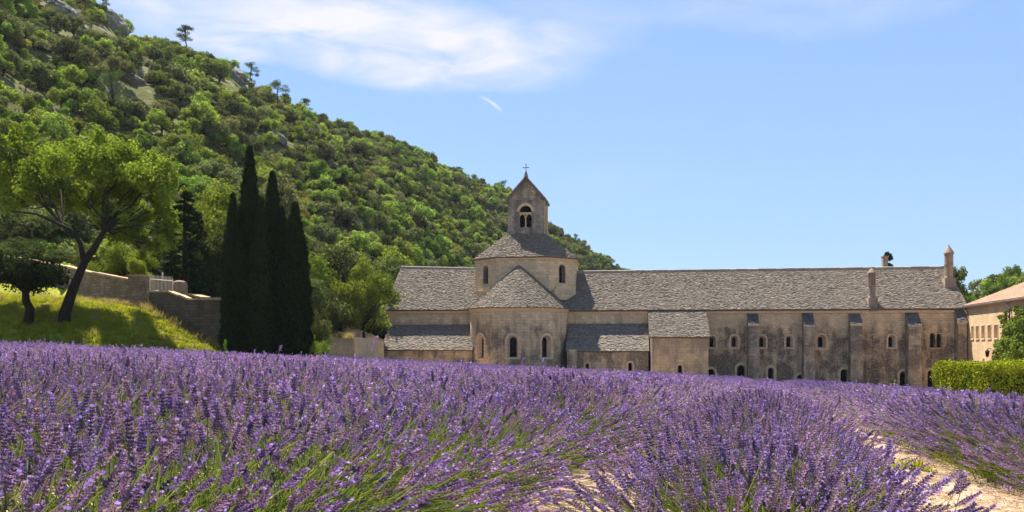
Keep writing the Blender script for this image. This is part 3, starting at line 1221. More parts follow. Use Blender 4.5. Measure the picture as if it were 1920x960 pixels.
# ---- bell tower
tower = thing  # (kept for readability below)
mb = MB()
twin = []
for i, (p, q_) in enumerate(zip(tq, tq[1:] + tq[:1])):
    L, mp = edge_map(p, q_)
    hs = []
    if i in (0, 1):
        _, z0 = FA.pix(986, 426, RIDGE_V + TW)
        _, z1 = FA.pix(986, 385, RIDGE_V + TW)
        h = dict(uc=L / 2 - (0.05 if i == 0 else 0), w=1.24, z0=z0, zs=z1 - 0.62)
        hs = [h]
        twin.append((mp, h))
    wall_strips(mb, mp, 0, L, zT0 - 1.2, zT1, hs)
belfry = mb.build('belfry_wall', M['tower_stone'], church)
for mp, h in twin:
    # arched recess, lunette over a lintel, two lancets with a slim column
    mbr = MB()
    out = arch_outline(h['uc'], h['w'], h['z0'], h['zs'])
    n = len(out)
    for i in range(n):
        a, b = out[i], out[(i + 1) % n]
        mbr.quad([mp(a[0], 0, a[1]), mp(b[0], 0, b[1]), mp(b[0], -0.5, b[1]), mp(a[0], -0.5, a[1])])
    o2 = arch_outline(h['uc'], h['w'] + 0.5, h['zs'], h['zs'])[1:-1]
    f2 = arch_outline(h['uc'], h['w'], h['zs'], h['zs'])[1:-1]
    for i in range(len(o2) - 1):
        mbr.quad([mp(f2[i][0], 0.02, f2[i][1]), mp(o2[i][0], 0.02, o2[i][1]), mp(o2[i + 1][0], 0.02, o2[i + 1][1]), mp(f2[i + 1][0], 0.02, f2[i + 1][1])])
        mbr.quad([mp(o2[i][0], 0.0, o2[i][1]), mp(o2[i][0], 0.02, o2[i][1]), mp(o2[i + 1][0], 0.02, o2[i + 1][1]), mp(o2[i + 1][0], 0.0, o2[i + 1][1])])
    wob = mbr.build('belfry_window', M['trim_stone'], church)
    mbc = MB()
    zl = h['zs'] - 0.06
    mbc.box(mp, h['uc'] - h['w'] / 2, h['uc'] + h['w'] / 2, -0.42, -0.12, zl - 0.2, zl)
    for s in (-1, 1):       # haunches of the lancet heads
        for k in range(4):
            uu = h['uc'] + s * (0.06 + 0.045 * k)
            mbc.box(mp, min(uu, uu + s * 0.045), max(uu, uu + s * 0.045), -0.40, -0.14, zl - 0.2 - 0.2 * (1 - k / 4), zl - 0.199)
            uu = h['uc'] + s * (h['w'] / 2 - 0.045 * k)
            mbc.box(mp, min(uu, uu - s * 0.045), max(uu, uu - s * 0.045), -0.40, -0.14, zl - 0.2 - 0.2 * (1 - k / 4), zl - 0.199)
    mbc.build('lintel', M['trim_stone'], wob)
    mbc = MB()
    c = mp(h['uc'], -0.27, h['z0'])
    H = zl - 0.42 - h['z0']
    mbc.lathe(c, [(0.13, 0), (0.13, 0.1), (0.075, 0.16), (0.065, H - 0.2), (0.12, H - 0.04), (0.13, H + 0.04)], 10)
    mbc.build('column', M['trim_stone'], wob)
mb = MB()
mb.box(lambda u, v, z: OW(u, v, z), -TW + 0.02, TW - 0.02, -TW + 0.02, TW - 0.02, zT0 - 0.9, zT0 - 0.6)
for z0_, z1_ in ((zT0 - 0.6, zT1 - 0.2),):
    mb.quad([OW(-TW + 0.55, -TW + 0.4, z0_), OW(TW - 0.4, -TW + 0.4, z0_), OW(TW - 0.4, -TW + 0.4, z1_), OW(-TW + 0.55, -TW + 0.4, z1_)])
    mb.quad([OW(-TW + 0.55, -TW + 0.4, z0_), OW(-TW + 0.55, TW - 0.55, z0_), OW(-TW + 0.55, TW - 0.55, z1_), OW(-TW + 0.55, -TW + 0.4, z1_)])
mb.build('belfry_interior', M['interior'], church)
mb = MB()
mb.lathe(OW(0.35, 0.1, zT0 + 0.9), [(0.36, 0), (0.30, 0.12), (0.22, 0.4), (0.19, 0.6), (0.08, 0.68), (0.0, 0.7)], 14)
mb.build('bell', M['bronze'], church)
# gable roof of the tower: ridge runs back from the front gable
_, zTa = FA.pix(989, 330, RIDGE_V + TW + 0.2)
ze = zT1 + 0.02
zTa = ze + (zTa - ze)
hw = TW + 0.2
fo = TW + 0.26
for b in (TW - 0.02, -TW + 0.02):
    mb = MB()
    mb.quad([OW(-TW, b, zT1 - 0.002), OW(TW, b, zT1 - 0.002), OW(0, b, zTa - 0.32)] if b > 0 else [OW(TW, b, zT1), OW(-TW, b, zT1), OW(0, b, zTa - 0.32)])
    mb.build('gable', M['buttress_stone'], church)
mb = MB()
mb.box(lambda u, v, z: OW(u, v, z), -TW - 0.03, TW + 0.03, TW - 0.1, TW + 0.05, zT1 - 0.1, zT1 + 0.05)
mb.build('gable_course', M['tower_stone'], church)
for s in (-1, 1):
    e_f, e_b = OW(s * hw, fo, ze - 0.12), OW(s * hw, -fo, ze - 0.12)
    r_f, r_b = OW(0, fo, zTa), OW(0, -fo, zTa)
    if s > 0:
        rf, _m = quad_roof(church, e_f, e_b, r_b, r_f, 'belfry_roof', sd=61, slab=0.16)
    else:
        rf, _m = quad_roof(church, e_b, e_f, r_f, r_b, 'belfry_roof', sd=62, slab=0.16)
mb = MB()
cx = OW(0, fo - 0.3, zTa - 0.1)
mb.lathe(cx, [(0.24, 0), (0.17, 0.3), (0.10, 0.55), (0.03, 0.7), (0.0, 0.72)], 8)
fin = mb.build('finial', M['tower_stone'], church)
mb = MB()
up = lambda u, v, z: OW(u, fo - 0.3 + v, zTa + z)
mb.box(up, -0.028, 0.028, -0.028, 0.028, 0.55, 1.18)
mb.box(up, -0.24, 0.24, -0.022, 0.022, 0.86, 0.915)
for a, b in ((-0.26, 0.888), (0.26, 0.888), (0, 1.2)):
    mb.box(up, a - 0.045, a + 0.045, -0.03, 0.03, b - 0.045, b + 0.045)
mb.build('cross', M['iron'], church)

# ---- annex (sacristy) under its own lean-to roof
annex = thing('annex', W(FA.pix(1272, 640, 3)[0], 3, ZB + 2), 'square stone annex under a sloping slab roof, built against the long wing', 'building')
AD = 3.2
ua0, zat = FA.pix(1215, 584, 0.1)
ub0, zab = FA.pix(1217, 632, AD + 0.22)
ub1, _ = FA.pix(1332, 632, AD + 0.22)
ua1, _ = FA.pix(1323, 584, 0.1)
quad_roof(annex, W(ub0, AD + 0.22, zab), W(ub1, AD + 0.22, zab), W(ub1 - 0.12, 0.36, zat - 0.05), W(ub0 + 0.0, 0.36, zat - 0.05), 'roof', sd=71)
sl = (zat - zab) / (AD - 0.14)
mpA = lambda u, v, z: W(u, AD + v, z)
uw0, uw1 = ub0 + 0.14, ub1 - 0.16
zw = zab + 0.22 * sl - 0.13
a0, z0 = FA.pix(1270, 701, AD)
a1, z1 = FA.pix(1280, 684, AD)
hA = dict(uc=(a0 + a1) / 2, w=a1 - a0, z0=z0, zs=z1 - (a1 - a0) / 2)
mb = MB()
wall_strips(mb, mpA, uw0, uw1, ZB, zw, [hA], du=3)
for u in (uw0, uw1):
    mb.quad([W(u, AD, ZB), W(u, AD, zw), W(u, 0, zw + AD * sl), W(u, 0, ZB)])
mb.build('wall', M['annex_stone'], annex)
add_window(mpA, hA, annex, 0.35, 0.3, 0.13, sill=False)
mb = MB()
mb.box(W, uw0 - 0.05, uw1 + 0.05, AD - 0.1, AD + 0.13, zw - 0.08, zw + 0.08)
mb.build('cornice', M['trim_stone'], annex)
mb = MB()
mb.tube([W(uw0 + 0.1, AD + 0.14, zw), W(uw0 + 0.1, AD + 0.14, -4.4)], [0.055, 0.055], 8)
pipe = mb.build('downpipe', M['zinc'], annex)
for z in (zw - 0.5, zw - 1.8, zw - 3.1):
    mb = MB()
    mb.box(W, uw0 + 0.03, uw0 + 0.17, AD + 0.01, AD + 0.21, z, z + 0.05)
    mb.build('pipe_bracket', M['zinc'], pipe)

# ---- long wing
uW1 = uE1 - 0.12
wh = []


def wing_win(x0, x1, y0, y1):
    ua_, z0_ = FA.pix(x0, y1, 0)
    ub_, z1_ = FA.pix(x1, y0, 0)
    w_ = ub_ - ua_
    h_ = dict(uc=(ua_ + ub_) / 2, w=w_, z0=z0_, zs=z1_ - w_ / 2)
    wh.append(h_)
    return h_


uppers = [wing_win(*b) for b in ((1328, 1342, 629, 652), (1370, 1384, 629, 652), (1421, 1436, 629, 652), (1473, 1487, 629, 652), (1531, 1549, 627, 653), (1665, 1679, 628, 652))]
twins = [wing_win(*b) for b in ((1744, 1753, 625, 652), (1756, 1765, 625, 652))]
lowers = [wing_win(*b) for b in ((1327, 1340, 692, 718), (1382, 1398, 684, 716), (1440, 1451, 689, 716), (1494, 1509, 702, 722), (1576, 1591, 692, 724), (1687, 1702, 696, 726), (1739, 1752, 694, 728))]
mb = MB()
uW0 = uS
wall_strips(mb, W, uW0, uW1, ZB, lambda u: eave_r(u) - 0.14, wh, du=3)
mb.quad([W(uW1, 0, ZB), W(uW1, -10, ZB), W(uW1, -10, zE1), W(uW1, RIDGE_V, zR1 - 0.15), W(uW1, 0, zE1 - 0.14)])
mb.quad([W(uW0, -10, ZB), W(uW1, -10, ZB), W(uW1, -10, zE1), W(uW0, -10, zE0)])
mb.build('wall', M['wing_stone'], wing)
for h in uppers:
    add_window(W, h, wing, 0.5, h['w'] * 0.48, 0.15)
for h in twins:
    add_window(W, h, wing, 0.3, h['w'] * 0.86, 0.05, ring_mat='wing_stone')
for h in lowers:
    add_window(W, h, wing, 0.4, h['w'] * 0.8, 0.24, sill=False, pane='interior')
mb = MB()
n = 30
for k in range(n):
    a, b = uW0 + (uW1 - uW0) * k / n, uW0 + (uW1 - uW0) * (k + 1) / n
    mb.box(lambda u, v, z: W(u, v, eave_r(u) + z), a + 0.004, b - 0.004, -0.1, 0.15, -0.34, -0.14)
mb.build('cornice', M['trim_stone'], wing)
roofW, _m = quad_roof(wing, W(uS, 0.35, eave_r(uS)), W(uE1, 0.35, zE1), W(uE1 - 0.05, RIDGE_V, zR1), W(uS, RIDGE_V, ridge_r(uS)), 'roof', sd=81)
ridge_stones(roofW, W(uS, RIDGE_V, ridge_r(uS) + 0.05), W(uE1 - 0.1, RIDGE_V, zR1 + 0.05))
mb = MB()
mb.quad([W(uS, -10.3, zL), W(uS, RIDGE_V, ridge_r(uS) - 0.02), W(uE1, RIDGE_V, zR1 - 0.02), W(uE1, -10.3, zL)])
mb.build('rear_roof', M['dark_slate'], wing)
# buttresses
BD = 1.0
for (x0, x1, yt, yf) in ((1404, 1423, 591, 611), (1508, 1527, 588, 613), (1596, 1617, 591, 611), (1704, 1727, 589, 612), (1797, 1813, 582, 606)):
    u0, zf = FA.pix(x0, yf, BD)
    u1, _ = FA.pix(x1, yf, BD)
    _, zt = FA.pix(x0, yt, 0)
    mb = MB()
    q4 = lambda z: z
    mb.quad([W(u0, BD, ZB), W(u1, BD, ZB), W(u1, BD, zf), W(u0, BD, zf)])
    for u in (u0, u1):
        mb.quad([W(u, 0, ZB), W(u, BD, ZB), W(u, BD, zf), W(u, 0, zt)])
    mb.quad([W(u0, BD, zf), W(u1, BD, zf), W(u1, 0, zt), W(u0, 0, zt)])
    # battered foot
    mb.box(W, u0 - 0.06, u1 + 0.06, 0, BD + 0.08, ZB, zf - 3.4)
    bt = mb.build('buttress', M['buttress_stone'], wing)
    mb = MB()
    A_, B_ = Vector(W(u0 - 0.04, BD + 0.08, zf - 0.02)), Vector(W(u1 + 0.04, BD + 0.08, zf - 0.02))
    C_, D_ = Vector(W(u1 + 0.04, 0, zt + 0.05)), Vector(W(u0 - 0.04, 0, zt + 0.05))
    up_ = Vector((0, 0, 0.09))
    mb.quad([A_ + up_, B_ + up_, C_ + up_, D_ + up_], m=0)
    mb.quad([A_, B_, B_ + up_, A_ + up_], m=1)
    mb.quad([A_, A_ + up_, D_ + up_, D_], m=1)
    mb.quad([B_, C_, C_ + up_, B_ + up_], m=1)
    ws = mb.build('weathering_slab', [M['dark_slate'], M['trim_stone']], bt)
    ms_ = MB()
    nn_ = (B_ - A_).cross(D_ - A_).normalized()
    nn_ = nn_ if nn_.z > 0 else -nn_
    slates(ms_, lambda a, s, h: tuple((A_ + up_).lerp(B_ + up_, a).lerp((D_ + up_).lerp(C_ + up_, a), s) + nn_ * h), lambda s: (B_ - A_).length, (D_ - A_).length, 0.17, (0.2, 0.4), 0.03,
           [(0.13, 0.12, 0.11), (0.10, 0.095, 0.092), (0.17, 0.155, 0.14)], sd=int(x0))
    setp(ms_.build('slates', M['slate'], bt), kind='stuff')


# chimneys
def chimney(px, pyb, pyt, pyc, r, lantern):
    best = None
    for k in range(0, 500):
        v = 0.3 - k * 0.0105
        u, z = FA.pix(px, pyb, v)
        zr = eave_r(u) + (ridge_r(u) - eave_r(u)) * (0.35 - v) / 5.35
        if best is None or abs(z - zr) < best[0]:
            best = (abs(z - zr), u, v, zr)
    _, u, v, zr = best
    base = W(u, v, zr)
    _, zs = FA.pix(px, pyt, v)
    _, zc = FA.pix(px, pyc, v)
    H, HC = zs - zr, zc - zr
    mb = MB()
    mb.box(lambda a, b, z: W(u + a, v + b, zr + z), -r * 1.25, r * 1.25, -r * 1.25, r * 1.25, -0.7, H * 0.2)
    z_l = H * (0.62 if lantern else 0.66)
    mb.lathe(base, [(r * 1.12, H * 0.2), (r * 0.98, H * 0.26), (r * 0.92, z_l - 0.1), (r * 1.1, z_l - 0.06), (r * 1.1, z_l), (r * 0.3, z_l)], 10)
    ch = mb.build('chimney', M['chimney'], roofW)
    mb = MB()
    if lantern:
        for k in range(7):
            a = 2 * pi * k / 7 + 0.25
            c = (base[0] + r * 0.8 * cos(a), base[1] + r * 0.8 * sin(a), zr)
            mb.lathe(c, [(r * 0.2, z_l), (r * 0.2, H)], 6)
        mb.lathe(base, [(r * 0.45, z_l), (r * 0.45, H)], 8)
    else:
        mb.lathe(base, [(r * 0.98, z_l), (r * 1.0, H)], 12)
    mb.build('lantern', M['chimney'], ch)
    mb = MB()
    mb.lathe(base, [(r * 0.5, H - 0.02), (r * 1.22, H), (r * 1.2, H + 0.08), (r * 0.78, H + (HC - H) * 0.42), (r * 0.3, H + (HC - H) * 0.72), (r * 0.16, H + (HC - H) * 0.78),
                    (r * 0.2, H + (HC - H) * 0.9), (0.0, HC)], 12)
    mb.build('cap', M['chimney'], ch)
    return ch


chimney(1635, 570, 513, 499, 0.33, True)
chimney(1779, 533, 476, 458, 0.39, False)
# chimney just behind the ridge
uu, zz = FA.pix(1659, 482, RIDGE_V - 1.2)
mb = MB()
mb.box(lambda a, b, z: W(uu + a, RIDGE_V - 1.2 + b, z), -0.24, 0.24, -0.3, 0.3, zz - 2.2, zz)
mb.box(lambda a, b, z: W(uu + a, RIDGE_V - 1.2 + b, z), -0.3, 0.3, -0.36, 0.36, zz, zz + 0.1)
mb.build('chimney', M['chimney'], roofW)

# ------------------------------------------------------------------ low building at the end of the wing
P0 = np.array(W(uW1 - 0.12, 0.35, 0)[:2])
P1 = np.array([38.7, 66.7])
dirg = (P1 - P0) / np.linalg.norm(P1 - P0)


class FrameG:
    def W(self, u, v, z):          # u towards the viewer along the wall, v out of the wall (to the lavender)
        n = np.array([dirg[1], -dirg[0]])
        p = P0 + dirg * u + n * v
        return (float(p[0]), float(p[1]), z)

    def pix(self, px, py):
        kx, kz = (px - 960) / F, (HOR - py) / F
        # P0 + dirg*u = t*(kx,1)
        A = np.array([[dirg[0], -kx], [dirg[1], -1.0]])
        u, t = np.linalg.solve(A, -P0)
        return u, t * kz


FG = FrameG()
GW = FG.W
if GW(0, 1, 0)[0] > GW(0, 0, 0)[0]:
    _old = GW
    GW = lambda u, v, z: _old(u, -v, z)
guest = thing('guest_house', GW(8, -4, ZB + 1), 'low pale stone building with terracotta roof and tall slot windows', 'building')
_, zGe = FG.pix(1880, 563)
GL = 26.0
gh = []
for xa, xb in ((1821.5, 1825.5), (1830, 1835.5), (1840.5, 1846.5), (1852, 1858.5), (1864, 1871.5)):
    u0, z0 = FG.pix(xa, 634)
    u1, z1 = FG.pix(xb, 610)
    zb_ = FG.pix(1850, 634)[1]
    zt_ = FG.pix(1850, 610)[1]
    gh.append(dict(uc=(u0 + u1) / 2, w=(u1 - u0), z0=zb_, zs=zt_, arch=False))
u0, z0 = FG.pix(1857, 690)
u1, z1 = FG.pix(1879, 668)
harch = dict(uc=(u0 + u1) / 2, w=u1 - u0, z0=z1 - 1.9, zs=z1 - (u1 - u0) / 2)
u0, z0 = FG.pix(1842, 690)
u1, z1 = FG.pix(1848, 672)
harch2 = dict(uc=(u0 + u1) / 2, w=u1 - u0, z0=z1 - 1.6, zs=z1 - (u1 - u0) / 2)
mb = MB()
wall_strips(mb, GW, 0, GL, ZB - 1, zGe - 0.1, gh + [harch, harch2], du=3)
mb.quad([GW(0, 0, ZB - 1), GW(0, 0, zGe - 0.1), GW(0, -5, zGe + 1.9), GW(0, -10, zGe - 0.1), GW(0, -10, ZB - 1)])
mb.quad([GW(GL, 0, ZB - 1), GW(GL, 0, zGe - 0.1), GW(GL, -5, zGe + 1.9), GW(GL, -10, zGe - 0.1), GW(GL, -10, ZB - 1)])
mb.quad([GW(0, -10, ZB - 1), GW(GL, -10, ZB - 1), GW(GL, -10, zGe), GW(0, -10, zGe)])
mb.build('wall', M['pale_stone'], guest)
M['plaster'] = plain('pale_ochre_plaster', (0.56, 0.36, 0.22), 0.9, 0.1, 0, 0.15, 3)
for h in gh:
    add_window(GW, h, guest, 0.35, h['w'] * 0.94, 0.07, pane='plaster', ring_mat='trim_stone')
add_window(GW, harch, guest, 0.3, harch['w'] * 0.95, 0.22, bars=True, sill=False, ring_mat='trim_stone')
add_window(GW, harch2, guest, 0.3, harch2['w'] * 0.9, 0.14, sill=False, ring_mat='trim_stone')
# tiled roof: half-round tiles in rows
el, er = Vector(GW(-0.4, 0.22, zGe - 0.06)), Vector(GW(GL + 0.4, 0.22, zGe - 0.06))
rl, rr = Vector(GW(-0.4, -5, zGe + 2.05)), Vector(GW(GL + 0.4, -5, zGe + 2.05))
nrm = (er - el).cross(rl - el).normalized()
if nrm.z < 0:
    nrm = -nrm
mb = MB()
t_ = nrm * -0.1
mb.quad([el, er, rr, rl], m=1)
mb.quad([el + t_, er + t_, rr + t_, rl + t_], m=1)
mb.quad([el, er, er + t_, el + t_], m=1)
mb.quad([el, rl, rl + t_, el + t_], m=1)
br_, bl_ = Vector(GW(GL + 0.4, -10.5, zGe - 0.12)), Vector(GW(-0.4, -10.5, zGe - 0.12))
mb.quad([rl, rr, br_, bl_], m=1)
groof = mb.build('tile_roof', [M['terracotta'], M['terracotta']], guest)
for p in groof.data.polygons:
    pass
mb = MB()
ncol = int((er - el).length / 0.21)
nrow = 14
r_ = random.Random(5)
dx = (er - el).normalized()
for i in range(ncol):
    for j in range(nrow):
        c = tuple(x * r_.uniform(0.75, 1.2) for x in r_.choice(TILE_COLS))
        s0, s1 = j / nrow, min(1.0, (j + 1.15) / nrow)
        b0 = el.lerp(er, (i + 0.5) / ncol).lerp(rl.lerp(rr, (i + 0.5) / ncol), s0) + nrm * 0.03
        b1 = el.lerp(er, (i + 0.5) / ncol).lerp(rl.lerp(rr, (i + 0.5) / ncol), s1) + nrm * 0.004
        pr0 = [b0 + dx * (-0.1 * cos(pi * k / 4)) * 1.0 + nrm * (0.075 * sin(pi * k / 4)) for k in range(5)]
        pr1 = [b1 + dx * (-0.08 * cos(pi * k / 4)) * 1.0 + nrm * (0.06 * sin(pi * k / 4)) for k in range(5)]
        for k in range(4):
            mb.quad([pr0[k], pr0[k + 1], pr1[k + 1], pr1[k]], col=c)
setp(mb.build('tiles', M['terracotta'], groof), kind='stuff')
mb = MB()
mb.box(GW, -0.3, GL + 0.3, 0.2, 0.3, zGe - 0.2, zGe - 0.1)
mb.build('gutter', M['copper'], guest)
for up_ in (0.25, FG.pix(1893, 600)[0]):
    mb = MB()
    mb.tube([GW(up_, 0.25, zGe - 0.2), GW(up_ + 0.1, 0.22, zGe - 0.45), GW(up_ + 0.35, 0.12, zGe - 0.75), GW(up_ + 0.35, 0.12, -5.4)], [0.06] * 4, 8)
    mb.build('downpipe', M['copper'], guest)
# wall lantern
ul, zl_ = FG.pix(1859, 662)
lamp = thing('wall_lantern', GW(ul, 0.3, zl_ - 0.4), 'small black lantern on the pale wall above the barred arch', 'lantern')
mb = MB()
mb.tube([GW(ul, 0.0, zl_ + 0.35), GW(ul, 0.22, zl_ + 0.42), GW(ul, 0.32, zl_ + 0.3)], [0.025] * 3, 6)
mb.build('bracket', M['iron'], lamp)
mb = MB()
cL = GW(ul, 0.32, zl_ - 0.35)
mb.lathe(cL, [(0.02, 0), (0.12, 0.06), (0.12, 0.1)], 6)
mb.lathe(cL, [(0.2, 0.48), (0.21, 0.5), (0.05, 0.66), (0.0, 0.68)], 6)
for k in range(6):
    a = 2 * pi * k / 6
    mb.tube([(cL[0] + 0.12 * cos(a), cL[1] + 0.12 * sin(a), cL[2] + 0.1), (cL[0] + 0.18 * cos(a), cL[1] + 0.18 * sin(a), cL[2] + 0.48)], [0.012, 0.012], 4)
mb.build('lamp_frame', M['iron'], lamp)
mb = MB()
mb.lathe(cL, [(0.10, 0.1), (0.16, 0.48)], 6)
mb.build('lamp_glass', M['glass'], lamp)


# ------------------------------------------------------------------ plants: shared builders
def unit(v):
    return v / (np.linalg.norm(v, axis=-1, keepdims=True) + 1e-9)


def leaf_quads(P, Nrm, size, rg, asp=0.55, up=None):
    """one bent diamond per point"""
    n = len(P)
    t = unit(np.cross(Nrm, unit(rg.normal(size=(n, 3)))))
    if up is not None:
        t = unit(t + np.asarray(up))
    b = unit(np.cross(Nrm, t))
    L = (size * rg.uniform(0.65, 1.35, n))[:, None]
    w = L * asp
    V = np.empty((n, 4, 3))
    V[:, 0] = P - t * L * 0.5
    V[:, 1] = P + b * w * 0.5 + Nrm * L * 0.06
    V[:, 2] = P + t * L * 0.5
    V[:, 3] = P - b * w * 0.5 + Nrm * L * 0.06
    return V.reshape(-1, 3), np.arange(n * 4).reshape(n, 4)


def lobes_to_leaves(C, R, n, size, rg, col, colvar=0.25, shell=0.4, asp=0.55, flat=1.0):
    """leaves through the outer volume of many small lobes"""
    C, R = np.asarray(C, float), np.asarray(R, float)
    p = R ** 2 / np.sum(R ** 2)
    k = rg.choice(len(C), n, p=p)
    d = unit(rg.normal(size=(n, 3)))
    rad = shell + (1.05 - shell) * rg.uniform(0, 1, n) ** 0.6
    P = C[k] + d * (R[k] * rad)[:, None] * np.array([1, 1, flat])
    nr = unit(d + rg.normal(size=(n, 3)) * 0.55 + np.array([0, 0, 0.25]))
    V, Q = leaf_quads(P, nr, size, rg, asp)
    lob = rg.uniform(1 - colvar, 1 + colvar, len(C))[k]
    c = np.asarray(col)[None, :] * (lob * rg.uniform(0.75, 1.25, n))[:, None]
    c[:, 0] *= rg.uniform(0.85, 1.2, n)
    return V, Q, np.repeat(c, 4, 0)


def crown_lobes(rg, centre, rad, n, lr=(0.26, 0.42)):
    """small lobes spread over an uneven ellipsoid"""
    d = unit(rg.normal(size=(n, 3)))
    d[:, 2] = np.abs(d[:, 2]) * 1.0 - 0.35 * rg.uniform(0, 1, n)
    d = unit(d)
    k = rg.uniform(0.45, 0.85, n)[:, None]
    m = 4
    off = rg.normal(size=(m, 3)) * np.array([0.42, 0.42, 0.28])
    ss = rg.uniform(0.38, 0.8, m)
    w = rg.integers(0, m, n)
    C = np.asarray(centre) + (off[w] + d * k * ss[w][:, None]) * np.asarray(rad)
    R = rg.uniform(*lr, n) * np.mean(rad)
    return C, R


def tube_np(pts, rads, seg=6):
    pts = np.asarray(pts, float)
    n = len(pts)
    V = []
    for i in range(n):
        d = unit(pts[min(i + 1, n - 1)] - pts[max(i - 1, 0)])
        a = np.cross(d, [0.3, 0.95, 0.05])
        a = unit(a)
        b = np.cross(d, a)
        for k in range(seg):
            t = 2 * pi * k / seg
            V.append(pts[i] + (a * cos(t) + b * sin(t)) * rads[i])
    Q = [[i * seg + k, i * seg + (k + 1) % seg, (i + 1) * seg + (k + 1) % seg, (i + 1) * seg + k] for i in range(n - 1) for k in range(seg)]
    return np.array(V), np.array(Q)


class PB:
    """collects quads with colours and material index"""

    def __init__(self):
        self.V, self.Q, self.C, self.M, self.n = [], [], [], [], 0

    def add(self, V, Q, C, m=0):
        V = np.asarray(V, float)
        C = np.asarray(C, float)
        if C.ndim == 1:
            C = np.tile(C, (len(V), 1))
        self.V.append(V)
        self.Q.append(np.asarray(Q) + self.n)
        self.C.append(C)
        self.M.append(np.full(len(Q), m))
        self.n += len(V)

    def mesh(self, name, mats):
        return np_mesh(name, np.vstack(self.V), np.vstack(self.Q), np.vstack(self.C), mats, np.concatenate(self.M))


BARKC = (0.05, 0.04, 0.03)


def limb(rg, a, b, r0, r1, n=5, wob=0.12):
    a, b = np.asarray(a, float), np.asarray(b, float)
    L = np.linalg.norm(b - a)
    pts = [a + (b - a) * t + (rg.normal(size=3) * wob * L * 0.35 * sin(pi * t)) + np.array([0, 0, 0.08 * L * sin(pi * t)]) for t in np.linspace(0, 1, n)]
    return pts, list(np.linspace(r0, r1, n))


def broadleaf(seed, rad=(2.2, 2.2, 1.9), h=4.4, nl=26, leaves=2400, size=0.3, col=(0.07, 0.10, 0.03), trunk=0.16, lr=(0.26, 0.42), colvar=0.3, parts=False, leafmat='hill_leaf', flat=1.0, base=0.0):
    """tapered trunk, limbs to the lobes, leaf crown. origin at the foot."""
    rg = np.random.default_rng(seed)
    cz = h - rad[2]
    C, R = crown_lobes(rg, (0, 0, cz), rad, nl, lr)
    tr, cr = PB(), PB()
    fork = np.array([rg.normal() * 0.15, rg.normal() * 0.15, max(0.5, cz - rad[2] * 0.55)])
    pts, rd = limb(rg, (0, 0, -0.5), fork, trunk * 1.25, trunk * 0.8, 5, 0.1)
    V, Q = tube_np(pts, rd, 8)
    tr.add(V, Q, BARKC, 0)
    for i in range(0, nl, max(1, nl // 9)):
        pts, rd = limb(rg, fork, C[i], trunk * 0.55, trunk * 0.12, 5, 0.2)
        V, Q = tube_np(pts, rd, 5)
        tr.add(V, Q, BARKC, 0)
    V, Q, c = lobes_to_leaves(C, R, leaves, size, rg, col, colvar, flat=flat)
    cr.add(V, Q, c, 0)
    if parts:
        return tr.mesh('trunk', [M['bark']]), cr.mesh('crown', [M[leafmat]])
    tr.add(V, Q, c, 1)
    return tr.mesh('tree', [M['bark'], M[leafmat]])


def conifer(seed, h=10.0, r=2.0, col=(0.022, 0.042, 0.016), n=5200, size=0.34, droop=0.25, parts=True):
    """whorled branches with hanging needle sprays"""
    rg = np.random.default_rng(seed)
    tr, cr = PB(), PB()
    V, Q = tube_np([(0, 0, -0.5), (0.05, 0, h * 0.4), (0, 0.05, h * 0.8), (0, 0, h)], [0.02 * h, 0.015 * h, 0.007 * h, 0.01], 7)
    tr.add(V, Q, BARKC, 0)
    P, Nn = [], []
    nb = int(h * 9)
    for i in range(nb):
        t = rg.uniform(0.06, 1) ** 0.85
        z = h * t
        L = r * (1 - t) ** 0.75 * rg.uniform(0.65, 1.1) + 0.12
        a = rg.uniform(0, 2 * pi)
        d = np.array([cos(a), sin(a), 0])
        m = int(n / nb)
        s = rg.uniform(0.1, 1, m) ** 0.6
        p = d[None] * (L * s)[:, None] + np.array([0, 0, z]) - np.outer(s ** 1.6 * L * droop, [0, 0, 1])
        p += rg.normal(size=(m, 3)) * np.array([0.09, 0.09, 0.06]) * (0.5 + L * 0.35)
        P.append(p)
        Nn.append(unit(np.array([0, 0, 1.0]) + rg.normal(size=(m, 3)) * 0.6))
        V, Q = tube_np([(0, 0, z), tuple(d * L * 0.5 + np.array([0, 0, z - droop * L * 0.33])), tuple(d * L * 0.92 + np.array([0, 0, z - droop * L * 0.88]))], [0.03, 0.018, 0.006], 4)
        tr.add(V, Q, BARKC, 0)
    P, Nn = np.vstack(P), np.vstack(Nn)
    V, Q = leaf_quads(P, Nn, size, rg, 0.4)
    c = np.asarray(col)[None] * rg.uniform(0.6, 1.5, (len(P), 1))
    cr.add(V, Q, np.repeat(c, 4, 0), 0)
    return tr.mesh('trunk', [M['bark']]), cr.mesh('crown', [M['needle']])


